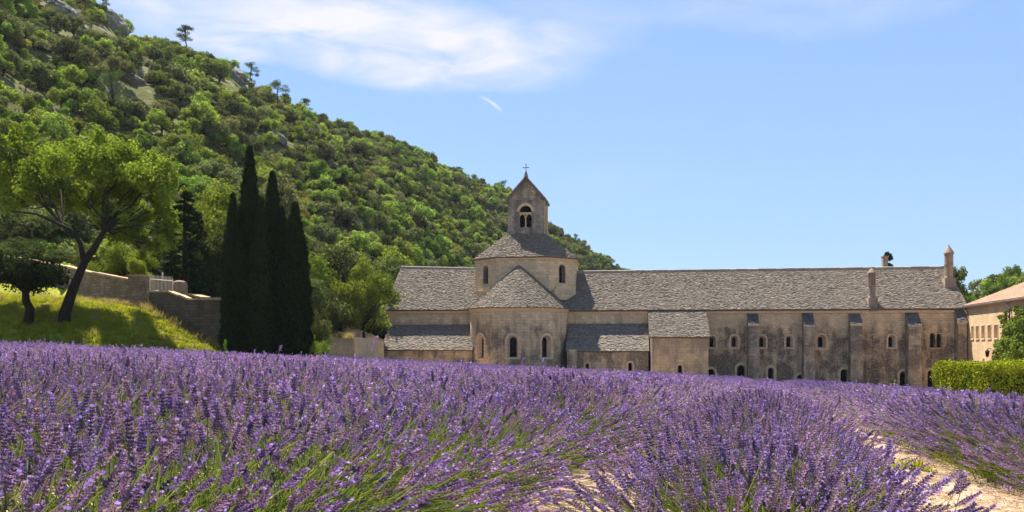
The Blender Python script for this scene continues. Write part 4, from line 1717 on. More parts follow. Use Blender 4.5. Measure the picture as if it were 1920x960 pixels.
def pine(seed, h=8.0, col=(0.06, 0.095, 0.035)):
    """bare leaning trunk, flat layered needle pads"""
    rg = np.random.default_rng(seed)
    tr = PB()
    lean = rg.normal(size=2) * 0.5
    top = np.array([lean[0], lean[1], h * 0.85])
    pts, rd = limb(rg, (0, 0, -0.5), top, 0.17, 0.06, 7, 0.06)
    V, Q = tube_np(pts, rd, 7)
    tr.add(V, Q, BARKC, 0)
    C, R = [], []
    for i in range(15):
        t = rg.uniform(0.52, 1.0)
        p = np.array([lean[0] * t, lean[1] * t, h * 0.85 * t])
        a = rg.uniform(0, 2 * pi)
        L = rg.uniform(0.6, 2.1) * (1.25 - 0.55 * t)
        e = p + np.array([cos(a) * L, sin(a) * L, rg.uniform(0.1, 0.8)])
        q, rd = limb(rg, p, e, 0.05, 0.015, 4, 0.1)
        V, Q = tube_np(q, rd, 5)
        tr.add(V, Q, BARKC, 0)
        C.append(e)
        R.append(rg.uniform(0.55, 1.0))
    V, Q, c = lobes_to_leaves(C, R, 2000, 0.26, rg, col, 0.25, 0.2, 0.35, flat=0.55)
    tr.add(V, Q, c, 1)
    return tr.mesh('tree', [M['bark'], M['hill_leaf']])


SRC = {}


def source(key, me):
    """an object that only lends its mesh to a scatter; not part of the scene"""
    SRC[key] = bpy.data.objects.new(key, me)
    return SRC[key]


GROUPS = {}


def scatter_group(keys):
    if keys in GROUPS:
        return GROUPS[keys]
    ng = bpy.data.node_groups.new('scatter', 'GeometryNodeTree')
    ng.interface.new_socket('Geometry', in_out='INPUT', socket_type='NodeSocketGeometry')
    ng.interface.new_socket('Geometry', in_out='OUTPUT', socket_type='NodeSocketGeometry')
    N, L = ng.nodes.new, ng.links.new
    gi, go = N('NodeGroupInput'), N('NodeGroupOutput')
    jn = N('GeometryNodeJoinGeometry')

    def attr(name, typ):
        a = N('GeometryNodeInputNamedAttribute')
        a.data_type = typ
        a.inputs['Name'].default_value = name
        return [o for o in a.outputs if o.enabled and o.name == 'Attribute'][0]
    rot, scl, idx = attr('rot', 'FLOAT_VECTOR'), attr('scl', 'FLOAT_VECTOR'), attr('idx', 'INT')
    for k, key in enumerate(keys):
        oi = N('GeometryNodeObjectInfo')
        oi.inputs['Object'].default_value = SRC[key]
        oi.inputs['As Instance'].default_value = False
        cmp_ = N('FunctionNodeCompare')
        cmp_.data_type = 'INT'
        cmp_.operation = 'EQUAL'
        ins = [s for s in cmp_.inputs if s.enabled and s.type == 'INT']
        L(idx, ins[0])
        ins[1].default_value = k
        ip = N('GeometryNodeInstanceOnPoints')
        L(gi.outputs[0], ip.inputs['Points'])
        L(cmp_.outputs[0], ip.inputs['Selection'])
        L(oi.outputs['Geometry'], ip.inputs['Instance'])
        e2r = N('FunctionNodeEulerToRotation')
        L(rot, e2r.inputs[0])
        L(e2r.outputs[0], ip.inputs['Rotation'])
        L(scl, ip.inputs['Scale'])
        L(ip.outputs[0], jn.inputs[0])
    L(jn.outputs[0], go.inputs[0])
    GROUPS[keys] = ng
    return ng


def scatter(name, P, R, S, I, keys, label, cat, group=None):
    """many small plants as one object of kind stuff"""
    me = bpy.data.meshes.new(name)
    P = np.asarray(P, np.float32)
    me.vertices.add(len(P))
    me.vertices.foreach_set('co', P.ravel())
    for nm, typ, dat in (('rot', 'FLOAT_VECTOR', R), ('scl', 'FLOAT_VECTOR', S)):
        a = me.attributes.new(nm, typ, 'POINT')
        a.data.foreach_set('vector', np.asarray(dat, np.float32).ravel())
    a = me.attributes.new('idx', 'INT', 'POINT')
    a.data.foreach_set('value', np.asarray(I, np.int32))
    o = bpy.data.objects.new(name, me)
    COL.objects.link(o)
    md = o.modifiers.new('scatter', 'NODES')
    md.node_group = scatter_group(tuple(keys))
    return setp(o, label, cat, group, 'stuff')


def place(name, meshes, loc, rotz, scale, label, cat, group=None, part_names=('trunk', 'crown')):
    """a tree as an empty with trunk and crown, meshes shared between copies"""
    o = thing(name, loc, label, cat, group)
    o.rotation_euler = (0, 0, rotz)
    o.scale = scale if isinstance(scale, tuple) else (scale,) * 3
    for nm, me in zip(part_names, meshes):
        c = bpy.data.objects.new(nm, me)
        COL.objects.link(c)
        c.parent = o
    return o


# ------------------------------------------------------------------ woods on the hillside
HOLM = [broadleaf(100 + i, (2.1 + 0.3 * (i % 2), 2.2, 1.9), 4.3, 60, 2900, 0.28, (0.13, 0.148, 0.058), lr=(0.14, 0.30)) for i in range(5)]
DOWNY = [broadleaf(120 + i, (2.0, 2.2 - 0.1 * i, 1.75), 4.0, 54, 2700, 0.29, (0.185, 0.25, 0.045), lr=(0.14, 0.31)) for i in range(5)]
BUSH = [broadleaf(140 + i, (1.5, 1.4, 1.0), 1.9, 18, 1300, 0.24, (0.18, 0.18, 0.045), trunk=0.07, lr=(0.3, 0.45)) for i in range(2)]
PINES = [pine(160 + i) for i in range(2)]
KINDS = [('holm_oak', HOLM, 'dark grey-green rounded oak in the wood on the hillside', 'tree', 'dark oaks on the hillside'),
         ('downy_oak', DOWNY, 'bright green leafy oak in the wood on the hillside', 'tree', 'bright oaks on the hillside'),
         ('scrub_bush', BUSH, 'low olive-yellow scrub bush between the hillside trees', 'bush', 'scrub on the hillside'),
         ('pine_tree', PINES, 'loose pine with bare trunk standing above the hillside oaks', 'tree', 'pines on the hillside')]


def rock_at(px, py):
    """bare rock places on the slope in photo pixels"""
    q = 0.0
    for (x, y, rx, ry) in ((215, 62, 40, 34), (345, 112, 30, 18), (437, 158, 44, 22), (245, 168, 50, 22), (130, 48, 34, 22), (60, 160, 40, 12), (300, 205, 36, 12), (640, 300, 22, 9),
                           (215, 45, 36, 26), (345, 98, 34, 14), (435, 140, 42, 16), (235, 150, 60, 18), (120, 40, 36, 20), (270, 112, 30, 22), (525, 262, 24, 12), (95, 85, 30, 14), (15, 135, 25, 20)):
        q = max(q, 1 - ((px - x) / rx) ** 2 - ((py - y) / ry) ** 2)
    return q


def woods():
    rg = np.random.default_rng(21)
    A, S = np.meshgrid(np.linspace(-330, 1330, 260), np.linspace(0.0, 1.03, 110))
    x, y, z = hill_point(A, S)
    P = np.stack([x, y, z], -1)
    ar = np.linalg.norm(np.cross(P[1:, :-1] - P[:-1, :-1], P[:-1, 1:] - P[:-1, :-1]), axis=-1)
    pr = (ar / ar.sum()).ravel()
    n = int(ar.sum() / 2.0)
    pick = rg.choice(len(pr), n, p=pr)
    jj, ii = np.unravel_index(pick, ar.shape)
    a = A[0, ii] + rg.uniform(0, 1, n) * (A[0, 1] - A[0, 0])
    s = S[jj, 0] + rg.uniform(0, 1, n) * (S[1, 0] - S[0, 0])
    x, y, z = hill_point(a, s)
    px, py = 960 + x / y * F, HOR - (z + 1.5) / y * F
    items = []
    cell = {}
    for i in range(n):
        nz = mnoise.noise((x[i] * 0.03, y[i] * 0.03, 1.0))
        n2 = mnoise.noise((x[i] * 0.07, y[i] * 0.07, 9.0))
        high = s[i] > 0.62 and px[i] < 620
        u = rg.uniform()
        rk = rock_at(px[i], py[i])
        if rk > 0.0 and u < 0.93:
            continue
        if high:
            k = 2 if u < 0.5 else (0 if u < 0.76 else (1 if u < 0.985 else 3))
            if n2 > 0.12 and u > 0.35:
                continue
        else:
            b = 0.46 + 0.55 * nz
            k = 1 if u < b else 0
            if rg.uniform() < 0.008:
                k = 3
            if rg.uniform() < 0.10:
                k = 2
        if k == 3 and s[i] > 0.85:
            k = 2
        sc = (0.4 + 0.85 * rg.uniform() ** 1.5) * (1.0 if not high else 0.92)
        if rg.uniform() < 0.08:
            sc *= 1.3
        if px[i] > 1000:
            sc *= 0.9
        # thin out overlaps
        r = (2.0 if k != 2 else 1.3) * sc
        c = (int(x[i] // 4), int(y[i] // 4))
        ok = True
        for di in (-1, 0, 1):
            for dj in (-1, 0, 1):
                for (xx, yy, r2) in cell.get((c[0] + di, c[1] + dj), ()):
                    if (xx - x[i]) ** 2 + (yy - y[i]) ** 2 < (0.40 * (r + r2)) ** 2:
                        ok = False
        if not ok:
            continue
        cell.setdefault(c, []).append((x[i], y[i], r))
        items.append((k, int(rg.integers(0, len(KINDS[k][1]))), x[i], y[i], z[i] - (0.9 if k < 2 else 0.2) * sc, rg.uniform(0, 2 * pi), sc, sc * rg.uniform(0.8, 1.15), px[i], py[i]))
    # pixels covered decide which ones become things of their own
    vis = [(r / yy * F * (1 if (0 < p_x < 1920 and -20 < p_y < 640) else 0), i) for i, (k, v, xx, yy, zz, rz, r, rz2, p_x, p_y) in enumerate(items)]
    vis.sort(reverse=True)
    lim = {0: 230, 1: 230, 2: 110, 3: 60}
    cnt = {0: 0, 1: 0, 2: 0, 3: 0}
    own = set()
    for q, i in vis:
        k = items[i][0]
        if q > 0 and cnt[k] < lim[k]:
            cnt[k] += 1
            own.add(i)
    keys, first = [], {}
    for k, kd in enumerate(KINDS):
        for v, me in enumerate(kd[1]):
            key = '%s_%d' % (kd[0], v)
            source(key, me)
            first[(k, v)] = len(keys)
            keys.append(key)
    P, R, Sx, I = [], [], [], []
    for i, (k, v, xx, yy, zz, rz, sc, sz, p_x, p_y) in enumerate(items):
        nm, ms, lab, cat, grp = KINDS[k]
        if i in own:
            o = bpy.data.objects.new(nm, ms[v])
            COL.objects.link(o)
            o.location = (xx, yy, zz)
            o.rotation_euler = (0, 0, rz)
            o.scale = (sc, sc, sz)
            setp(o, lab, cat, grp)
        else:
            P.append((xx, yy, zz))
            R.append((0, 0, rz))
            Sx.append((sc, sc, sz))
            I.append(first[(k, v)])
    scatter('hillside_wood', P, R, Sx, I, keys, 'mixed oak and scrub wood covering the far hillside', 'wood')
    print('hill trees', len(items), 'own', len(own))


woods()

# pines and dark tufts on the skyline
for (px, py, Y, sc) in ((172, 12, 192, 0.55), (574, 212, 246, 1.15), (680, 262, 262, 0.6), (796, 296, 280, 0.6), (862, 326, 288, 0.8), (945, 360, 300, 1.05), (930, 362, 300, 0.8), (1080, 448, 324, 0.7), (436, 268, 190, 1.5), (600, 330, 190, 1.3)):
    p = at(px, py + 8, Y)
    o = bpy.data.objects.new('pine_tree', PINES[int(px) % 2])
    COL.objects.link(o)
    p.z -= 4.0 * sc if Y < 195 and px > 300 else 2.2 * sc
    o.location = p
    o.rotation_euler = (0, 0, px * 0.7)
    o.scale = (sc, sc, sc)
    setp(o, 'loose pine with bare trunk standing above the hillside oaks', 'tree', 'pines on the hillside')


# limestone outcrops on the slope
def rock(seed, px, py, rx, ry, Yo):
    rg = np.random.default_rng(seed)
    # find the slope at that pixel
    best = min(np.linspace(0.05, 1.0, 300), key=lambda s: abs((HOR - hill_point(px, s)[2] / hill_point(px, s)[1] * F) - py))
    x, y, z = [float(q) for q in hill_point(px, best)]
    a, h = rx / F * y, ry / F * y
    nx, nz = 90, 34
    V = []
    for j in range(nz + 1):
        for i in range(nx):
            t = 2 * pi * i / nx
            f = j / nz
            prof = (1 - f ** 5 * 0.55)
            px_, py_ = a * cos(t) * prof, 2.6 * sin(t) * prof
            nn = mnoise.noise((px_ * 0.5 + seed * 7, py_ * 0.5, f * h * 0.22))
            n2 = mnoise.noise((px_ * 1.9 + seed, py_ * 1.9, f * h * 0.5))
            k = 1 + 0.3 * nn + 0.16 * n2 + 0.10 * abs(mnoise.noise((px_ * 4.1, py_ * 4.1, f * h * 0.7 + seed))) - 0.08 * (int(f * 7 + 2 * nn) % 2)
            V.append((px_ * k, py_ * k - 1.2, -h * 1.3 + 2.7 * h * f * (1 + 0.35 * mnoise.noise((px_ * 0.3, seed, 2)))))
    Q = [[j * nx + i, j * nx + (i + 1) % nx, (j + 1) * nx + (i + 1) % nx, (j + 1) * nx + i] for j in range(nz) for i in range(nx)]
    V = np.array(V)
    me = bpy.data.meshes.new('rock_outcrop')
    me.from_pydata(V.tolist(), [], Q + [list(range(nz * nx, nz * nx + nx))])
    me.materials.append(M['rock'])
    o = link('rock_outcrop', me, None, (x, y, z))
    sl = -radians(28)
    o.rotation_euler = (0, radians(26), radians(rg.uniform(-15, 15)))
    return o


for i, (px, py, rx, ry, lab) in enumerate(((215, 50, 34, 17, 'grey limestone crag on the skyline of the hill'), (345, 104, 26, 8, 'small grey crag below the hill crest'),
                                           (437, 142, 38, 11, 'long low limestone ledge along the hill crest'), (130, 32, 30, 10, 'pale rock shelf high up the slope'),
                                           (245, 152, 46, 8, 'flat rock shelf halfway up the slope'), (95, 88, 20, 7, 'small rock face among bushes high up the slope'),
                                           (525, 262, 18, 6, 'small pale ledge between oaks on the slope'))):
    setp(rock(i + 1, px, py, rx, ry, 0), lab, 'rock')

# trees on the rise behind the tiled building
rg = np.random.default_rng(33)
RISE_T = []
for i in range(70):
    px, s = rg.uniform(1770, 2150), rg.uniform(0.15, 1.0)
    x, y, z = [float(q) for q in rise_point(px, s)]
    RISE_T.append((x, y, z, rg.uniform(0.9, 1.35), int(rg.integers(0, 3)), rg.uniform() < 0.25))
for x, y, z, sc, v, dark in RISE_T:
    o = bpy.data.objects.new('holm_oak' if dark else 'downy_oak', HOLM[v] if dark else DOWNY[v])
    COL.objects.link(o)
    o.location = (x, y, z - 0.3)
    o.scale = (sc, sc, sc * 1.15)
    o.rotation_euler = (0, 0, rg.uniform(0, 6))
    setp(o, ('dark' if dark else 'bright') + ' oak on the rise behind the tiled building', 'tree', ('dark' if dark else 'bright') + ' oaks behind the tiled building')
p = at(1803, 505, 112)
o = bpy.data.objects.new('downy_oak', DOWNY[0])
COL.objects.link(o)
o.location = (p.x, p.y, p.z - 5.6)
o.scale = (1.1, 1.1, 1.45)
setp(o, 'slim green tree rising behind the end of the long slab roof', 'tree')

# ------------------------------------------------------------------ trees at the foot of the hill
BR = [broadleaf(200 + i, (2.6, 2.5, 3.0), 7.0, 46, 9000, 0.2, (0.16, 0.21, 0.03), 0.2, (0.2, 0.34), 0.3, True, 'leaf') for i in range(3)]
DK = [broadleaf(210 + i, (2.6, 2.6, 2.8), 6.8, 44, 8000, 0.2, (0.07, 0.09, 0.03), 0.2, (0.2, 0.34), 0.3, True, 'leaf') for i in range(2)]
FIR = [conifer(220 + i, 10.0, 2.1) for i in range(2)]
foot_trees = [  # px, py of top, Y, kind, width factor
    (596, 470, 74, 'b', 0.8), (640, 497, 72, 'b', 0.9), (682, 508, 75, 'b', 0.75), (722, 498, 92, 'b', 1.0), (655, 470, 84, 'b', 1.0), (610, 440, 80, 'd', 1.0),
    (705, 470, 98, 'd', 1.0), (570, 480, 66, 'd', 0.9), (740, 490, 104, 'b', 1.0), (625, 535, 69, 'd', 0.7), (665, 545, 74, 'd', 0.7),
    (20, 360, 66, 'd', 1.2), (90, 380, 68, 'd', 1.2), (270, 400, 70, 'd', 1.1), (400, 370, 66, 'b', 1.0), (395, 440, 62, 'd', 0.9), (440, 400, 64, 'd', 1.0),
    (230, 470, 60, 'b', 0.8), (170, 450, 64, 'd', 1.0), (300, 460, 63, 'd', 0.8), (-20, 450, 60, 'd', 1.0), (60, 440, 62, 'd', 1.0)]
rg = np.random.default_rng(5)
for i, (px, py, Y, kd, wf) in enumerate(foot_trees):
    p = at(px, py, Y)
    if px > 560:
        g = -0.5 if Y < 80 else -1
    else:
        g = max(tz(p.x, p.y), 2.5)
    H = p.z - g
    ms = BR[i % 3] if kd == 'b' else DK[i % 2]
    h0 = 7.0 if kd == 'b' else 6.8
    sc = H / h0
    lab = ('bright green leafy tree' if kd == 'b' else 'dark green leafy tree') + (' between the cypresses and the church' if px > 560 else ' above the stone wall on the bank')
    place('leafy_tree', ms, (p.x, p.y, g), rg.uniform(0, 6), (wf * max(sc, 0.8), wf * max(sc, 0.8), sc), lab, 'tree', lab.replace('tree', 'trees'))
for i, (px, py, Y, wf) in enumerate(((345, 345, 60, 1.25), (372, 400, 63, 1.0), (320, 430, 58, 0.9))):
    p = at(px, py, Y)
    g = max(tz(p.x, p.y), 2.5)
    sc = (p.z - g) / 10
    place('fir_tree', FIR[i % 2], (p.x, p.y, g), i * 1.3, (wf * sc * 1.1, wf * sc * 1.1, sc), 'dark fir with hanging branches behind the white gate', 'tree', 'firs behind the white gate')
# conifer tip behind the long roof
p = at(1665, 474, 108)
TIP = conifer(229, 10.0, 2.1, n=9000, size=0.3)
place('fir_tree', TIP, (p.x, p.y, -4.5), 0.4, (1.5, 1.5, (p.z + 4.5) / 10), 'dark conifer whose tip shows above the long slab roof', 'tree')


# ---- the big leaning tree on the bank and the dark small one
def bank_tree():
    rg = np.random.default_rng(77)
    Y = 47.6
    base = at(120, 602, Y)
    base.z = tz(base.x, Y)
    o = thing('leaning_tree', base, 'large leaning broadleaf tree with bright green crown on the grassy bank', 'tree')
    B = np.array(base)
    tr, cr = PB(), PB()
    A = lambda px, py, dy=0.0: np.array(at(px, py, Y + dy)) - B
    fork = A(158, 492)
    fork2 = A(196, 432)
    trunk = [np.array([0, 0, -0.5]), A(121, 590), A(134, 550), A(148, 515), fork]
    V, Q = tube_np(trunk, [0.36, 0.30, 0.25, 0.22, 0.2], 10)
    tr.add(V, Q, BARKC)
    V, Q = tube_np([fork, A(180, 460), fork2], [0.2, 0.16, 0.13], 8)
    tr.add(V, Q, BARKC)
    lf = A(118, 424, -0.5)
    V, Q = tube_np([fork, A(150, 455, -0.3), A(132, 430, -0.4), lf, A(70, 402, -0.8), A(20, 395, -1)], [0.16, 0.12, 0.1, 0.09, 0.06, 0.03], 7)
    tr.add(V, Q, BARKC)
    lobes = []
    spots = [(205, 330, 0, 62), (245, 300, 1, 48), (280, 345, -1, 52), (300, 390, 0.5, 40), (150, 330, -1.5, 60), (110, 350, 1, 55), (60, 330, -1, 58), (15, 310, 0.5, 60), (-30, 340, 0, 62),
             (210, 400, -1, 44), (255, 425, 1, 44), (305, 440, 0, 30), (160, 380, 1.5, 46), (90, 300, 2, 45), (40, 275, 1, 40), (-10, 265, -1, 42), (180, 285, 2, 42), (240, 365, 2, 46), (30, 375, -1.5, 38),
             (-60, 300, 0, 60), (285, 300, 1.5, 30), (275, 460, 0.6, 26), (325, 350, 0.4, 22), (320, 410, 1.0, 24)]
    for (px, py, dy, r) in spots:
        c = A(px, py, dy + 2.6)
        rr = r / F * Y
        for k in range(13):
            d = unit(rg.normal(size=3))
            lobes.append((c + d * rr * rg.uniform(0.2, 1.05), rr * rg.uniform(0.2, 0.5)))
        start = fork2 if px > 140 else lf
        pts, rd = limb(rg, start, c, 0.07 if px > 140 else 0.045, 0.012, 6, 0.14)
        V, Q = tube_np(pts, rd, 5)
        tr.add(V, Q, BARKC)
        for k in range(4):
            e = c + unit(rg.normal(size=3)) * rr * 0.8
            pts, rd = limb(rg, c + (start - c) * 0.25, e, 0.025, 0.006, 4, 0.2)
            V, Q = tube_np(pts, rd, 4)
            tr.add(V, Q, BARKC)
    C, R = np.array([l[0] for l in lobes]), np.array([l[1] for l in lobes])
    V, Q, c = lobes_to_leaves(C, R, 60000, 0.16, rg, (0.23, 0.285, 0.035), 0.3, 0.05, 0.75)
    cr.add(V, Q, c)
    for nm, pb, mt in (('trunk', tr, 'bark'), ('crown', cr, 'leaf')):
        c = bpy.data.objects.new(nm, pb.mesh(nm, [M[mt]]))
        COL.objects.link(c)
        c.parent = o


bank_tree()
p = at(55, 600, 46.8)
DARK = broadleaf(260, (2.4, 2.0, 1.3), 3.7, 60, 6500, 0.17, (0.03, 0.042, 0.016), 0.22, (0.2, 0.36), 0.3, True, 'leaf')
place('dark_tree', DARK, (p.x, p.y, tz(p.x, p.y)), 1.0, (1.0, 1.0, 1.0), 'low dark tree with a short stout trunk beside the leaning tree', 'tree')
for (px, py, Y, sc, lab) in ((262, 524, 55.5, 0.42, 'bright green sapling leaning over the wall beside the gate pier'),):
    p = at(px, py, Y)
    place('sapling', BR[1], (p.x, p.y, p.z - 1.2), 0, (sc * 0.8, sc * 0.8, sc), lab, 'tree')
# shrubs right beside the cypresses
for (px, py, Y, sx, sz, ms, lab) in ((588, 560, 58, 0.52, 0.62, DK[1], 'rounded olive-green shrub against the cypress group'), (575, 610, 55, 0.34, 0.3, BR[2], 'low yellowish shrub at the foot of the cypresses'),
                                     (605, 590, 61, 0.4, 0.45, DK[0], 'dark shrub above the low stone wall')):
    p = at(px, py, Y)
    place('shrub', ms, (p.x, p.y, tz(p.x, p.y)), 0.6, (sx, sx, sz), lab, 'shrub')


# ---- cypresses
def cypress(seed, h=11.0, r=0.74, n=15000):
    rg = np.random.default_rng(seed)
    tr, cr = PB(), PB()
    V, Q = tube_np([(0, 0, -0.5), (0, 0, h * 0.3), (0, 0, h * 0.7)], [0.2, 0.15, 0.05], 8)
    tr.add(V, Q, BARKC)
    # dense inner body
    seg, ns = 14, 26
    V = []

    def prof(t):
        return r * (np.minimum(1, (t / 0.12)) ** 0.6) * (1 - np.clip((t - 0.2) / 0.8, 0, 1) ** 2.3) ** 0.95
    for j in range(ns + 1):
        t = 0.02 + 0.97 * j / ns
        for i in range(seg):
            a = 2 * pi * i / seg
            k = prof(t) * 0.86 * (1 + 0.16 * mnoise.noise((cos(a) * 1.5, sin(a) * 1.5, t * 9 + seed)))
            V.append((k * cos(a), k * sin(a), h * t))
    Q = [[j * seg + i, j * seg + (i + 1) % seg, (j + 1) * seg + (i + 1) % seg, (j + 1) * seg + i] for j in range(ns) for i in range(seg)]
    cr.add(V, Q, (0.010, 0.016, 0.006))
    t = rg.uniform(0.015, 1, n) ** 0.9
    a = rg.uniform(0, 2 * pi, n)
    lump = np.array([mnoise.noise((cos(q) * 1.6, sin(q) * 1.6, w * 11 + seed * 3)) for q, w in zip(a, t)])
    rad = prof(t) * (0.84 + 0.3 * lump + 0.2 * rg.uniform(0, 1, n)) + 0.02 + 0.1 * (rg.uniform(0, 1, n) < 0.08)
    P = np.stack([rad * np.cos(a), rad * np.sin(a), h * t], 1)
    d = np.stack([np.cos(a), np.sin(a), np.zeros(n)], 1)
    nr = unit(d + rg.normal(size=(n, 3)) * 0.5)
    V, Q = leaf_quads(P, nr, 0.26, rg, 0.3, up=(0, 0, 1.6))
    c = np.array([0.017, 0.028, 0.009])[None] * rg.uniform(0.6, 1.5, (n, 1))
    cr.add(V, Q, np.repeat(c, 4, 0))
    return tr.mesh('trunk', [M['bark']]), cr.mesh('crown', [M['needle']])


CY = [cypress(300 + i) for i in range(3)]
for i, (px, py, Y, wf, lab) in enumerate(((468, 276, 49.0, 1.12, 'tallest dark cypress of the group beside the lavender'), (437, 363, 48.4, 0.92, 'slim dark cypress at the end of the group next to the stone wall'),
                                          (490, 372, 48.0, 1.0, 'dark cypress standing before the tallest one'), (511, 324, 49.6, 1.12, 'second tallest dark cypress with a narrow pointed top'),
                                          (529, 390, 48.6, 0.9, 'short slim cypress squeezed into the middle of the group'), (553, 381, 48.2, 1.22, 'broad dark cypress at the end of the group towards the church'),
                                          (450, 430, 47.8, 1.0, 'lowest cypress of the dark group'))):
    p = at(px, py, Y)
    g = tz(p.x, Y)
    place('cypress', CY[i % 3], (p.x, p.y, g), i * 0.9, (wf * 0.92, wf * 0.92, (p.z - g) / 11.0), lab, 'tree')


# ------------------------------------------------------------------ walls on the bank, gate
def stone_wall(name, line, label, mat='rubble', th=0.5, coping=True, step=0.5):
    """line: (x, y, z_top); the foot follows the ground"""
    L0 = line[0]
    o = thing(name, (line[len(line) // 2][0], line[len(line) // 2][1], tz(*line[len(line) // 2][:2])), label, 'wall')
    pts = []
    for (a, b) in zip(line[:-1], line[1:]):
        a, b = np.array(a), np.array(b)
        n = max(1, int(np.linalg.norm((b - a)[:2]) / step))
        for k in range(n):
            pts.append(a + (b - a) * k / n)
    pts.append(np.array(line[-1]))
    mb = MB()
    mc = MB()
    rr = random.Random(len(pts))
    def normal(i):
        d = (pts[min(i + 1, len(pts) - 1)] - pts[max(i - 1, 0)])[:2]
        d = d / np.linalg.norm(d)
        q = np.array([d[1], -d[0]])
        return -q if q[1] > 0 else q
    for i_p, (a, b) in enumerate(zip(pts[:-1], pts[1:])):
        d = (b - a)[:2]
        d = d / np.linalg.norm(d)
        nn = np.array([d[1], -d[0]])
        if nn[1] > 0:
            nn = -nn
        na, nb_ = normal(i_p), normal(i_p + 1)
        za = min(tz(a[0] + nn[0] * 0.6, a[1] + nn[1] * 0.6), a[2]) - 0.8
        zb_ = min(tz(b[0] + nn[0] * 0.6, b[1] + nn[1] * 0.6), b[2]) - 0.8
        f0, f1 = a[:2] + na * th / 2, b[:2] + nb_ * th / 2
        g0, g1 = a[:2] - na * th / 2, b[:2] - nb_ * th / 2
        mb.quad([(*f0, za), (*f1, zb_), (*f1, b[2]), (*f0, a[2])])
        mb.quad([(*g0, za), (*g0, a[2]), (*g1, b[2]), (*g1, zb_)])
        mb.quad([(*f0, a[2]), (*f1, b[2]), (*g1, b[2]), (*g0, a[2])])
        if coping:
            k = 0.06
            h = 0.09 + rr.uniform(0, 0.05)
            e0, e1 = a[:2] + (b - a)[:2] * 0.02, b[:2] - (b - a)[:2] * 0.02
            A0, A1 = e0 + nn * (th / 2 + k), e1 + nn * (th / 2 + k)
            B0, B1 = e0 - nn * (th / 2 + k), e1 - nn * (th / 2 + k)
            z0, z1 = a[2] + 0.004, b[2] + 0.004
            m_ = MB()
            c = (1, 1, 1)
            m_.quad([(*A0, z0), (*A1, z1), (*A1, z1 + h), (*A0, z0 + h)])
            m_.quad([(*B1, z1), (*B0, z0), (*B0, z0 + h), (*B1, z1 + h)])
            m_.quad([(*A0, z0 + h), (*A1, z1 + h), (*B1, z1 + h), (*B0, z0 + h)])
            m_.quad([(*A0, z0), (*A0, z0 + h), (*B0, z0 + h), (*B0, z0)])
            m_.quad([(*A1, z1), (*B1, z1), (*B1, z1 + h), (*A1, z1 + h)])
            m_.build('coping_stone', M['annex_stone'], o)
    for e in (pts[0], pts[-1]):
        q = pts[1] if e is pts[0] else pts[-2]
        d = (q - e)[:2] / np.linalg.norm((q - e)[:2])
        nn = np.array([d[1], -d[0]]) * th / 2
        mb.quad([(*(e[:2] + nn), e[2] - 4), (*(e[:2] - nn), e[2] - 4), (*(e[:2] - nn), e[2]), (*(e[:2] + nn), e[2])])
    mb.build('masonry', M[mat], o)
    return o


A3 = lambda px, py, Y: tuple(at(px, py, Y))
stone_wall('stone_wall', [A3(-60, 470, 60), A3(60, 490, 58), A3(112, 499, 57), A3(180, 514, 55), A3(250, 527, 53.6)], 'high sloping rubble wall along the top of the grassy bank')
# gate pier
p = at(264, 550, 53.2)
pier = thing('gate_pier', (p.x, p.y, tz(p.x, p.y)), 'thick rubble gate pier joined to the pale iron gate', 'pier')
mb = MB()
z1 = at(264, 519, 53.2).z
mb.box(lambda a, b, z: (p.x + a, p.y + b, z), -0.55, 0.55, -0.5, 0.5, tz(p.x, p.y) - 0.8, z1)
mb.build('masonry', M['rubble'], pier)
mb = MB()
mb.box(lambda a, b, z: (p.x + a, p.y + b, z), -0.6, 0.6, -0.55, 0.55, z1 + 0.003, z1 + 0.1)
mb.build('cap', M['annex_stone'], pier)
stone_wall('retaining_wall', [A3(284, 549, 52.5), A3(321, 549, 52.2), A3(340, 556, 52.0), A3(356, 563, 51.9), A3(385, 563, 51.8), A3(420, 563, 51.7)], 'dark retaining wall stepping down the bank towards the cypresses', 'rubble_dark')
stone_wall('parapet_wall', [A3(340, 552, 54.5), A3(368, 556, 54.8), A3(386, 561, 53.2)], 'short low parapet behind the retaining wall', 'rubble')
# gate with pickets
ga, gb = at(281, 520, 53.0), at(324, 524, 53.2)
za, zb_ = at(281, 548, 53.0).z, at(324, 548, 53.2).z
gate = thing('iron_gate', ((ga.x + gb.x) / 2, ga.y, za), 'pale painted iron picket gate between stone piers on the bank', 'gate')
mb = MB()
bar = lambda a, b, r: mb.tube([a, b], [r, r], 6)
for z in (0.1, 0.88):
    bar((ga.x, ga.y, za + (ga.z - za) * z), (gb.x, gb.y, zb_ + (gb.z - zb_) * z), 0.028)
bar((ga.x, ga.y, za), (ga.x, ga.y, ga.z), 0.035)
bar((gb.x, gb.y, zb_), (gb.x, gb.y, gb.z), 0.035)
mb.build('gate_frame', M['paint'], gate)
n = 17
for i in range(n):
    t = (i + 0.5) / n
    q0 = Vector((ga.x + (gb.x - ga.x) * t, ga.y + (gb.y - ga.y) * t, za + (zb_ - za) * t + 0.03))
    q1 = Vector((q0.x, q0.y, ga.z + (gb.z - ga.z) * t + 0.1))
    mb = MB()
    mb.tube([q0, q1, q1 + Vector((0, 0, 0.1))], [0.017, 0.017, 0.002], 5)
    mb.build('picket', M['paint'], gate)
mb = MB()
q = at(305, 516, 53.1)
mb.lathe((q.x, q.y, q.z - 0.2), [(0.03, 0), (0.06, 0.1), (0.03, 0.2), (0.07, 0.28), (0.03, 0.36), (0.0, 0.42)], 8)
mb.build('finial', M['paint'], gate)
p = at(337, 550, 53.6)
mb = MB()
pier = thing('gate_pier', (p.x, p.y, tz(p.x, p.y)), 'rounded low gate pier at the downhill end of the pale gate', 'pier')
z1 = at(337, 528, 53.6).z
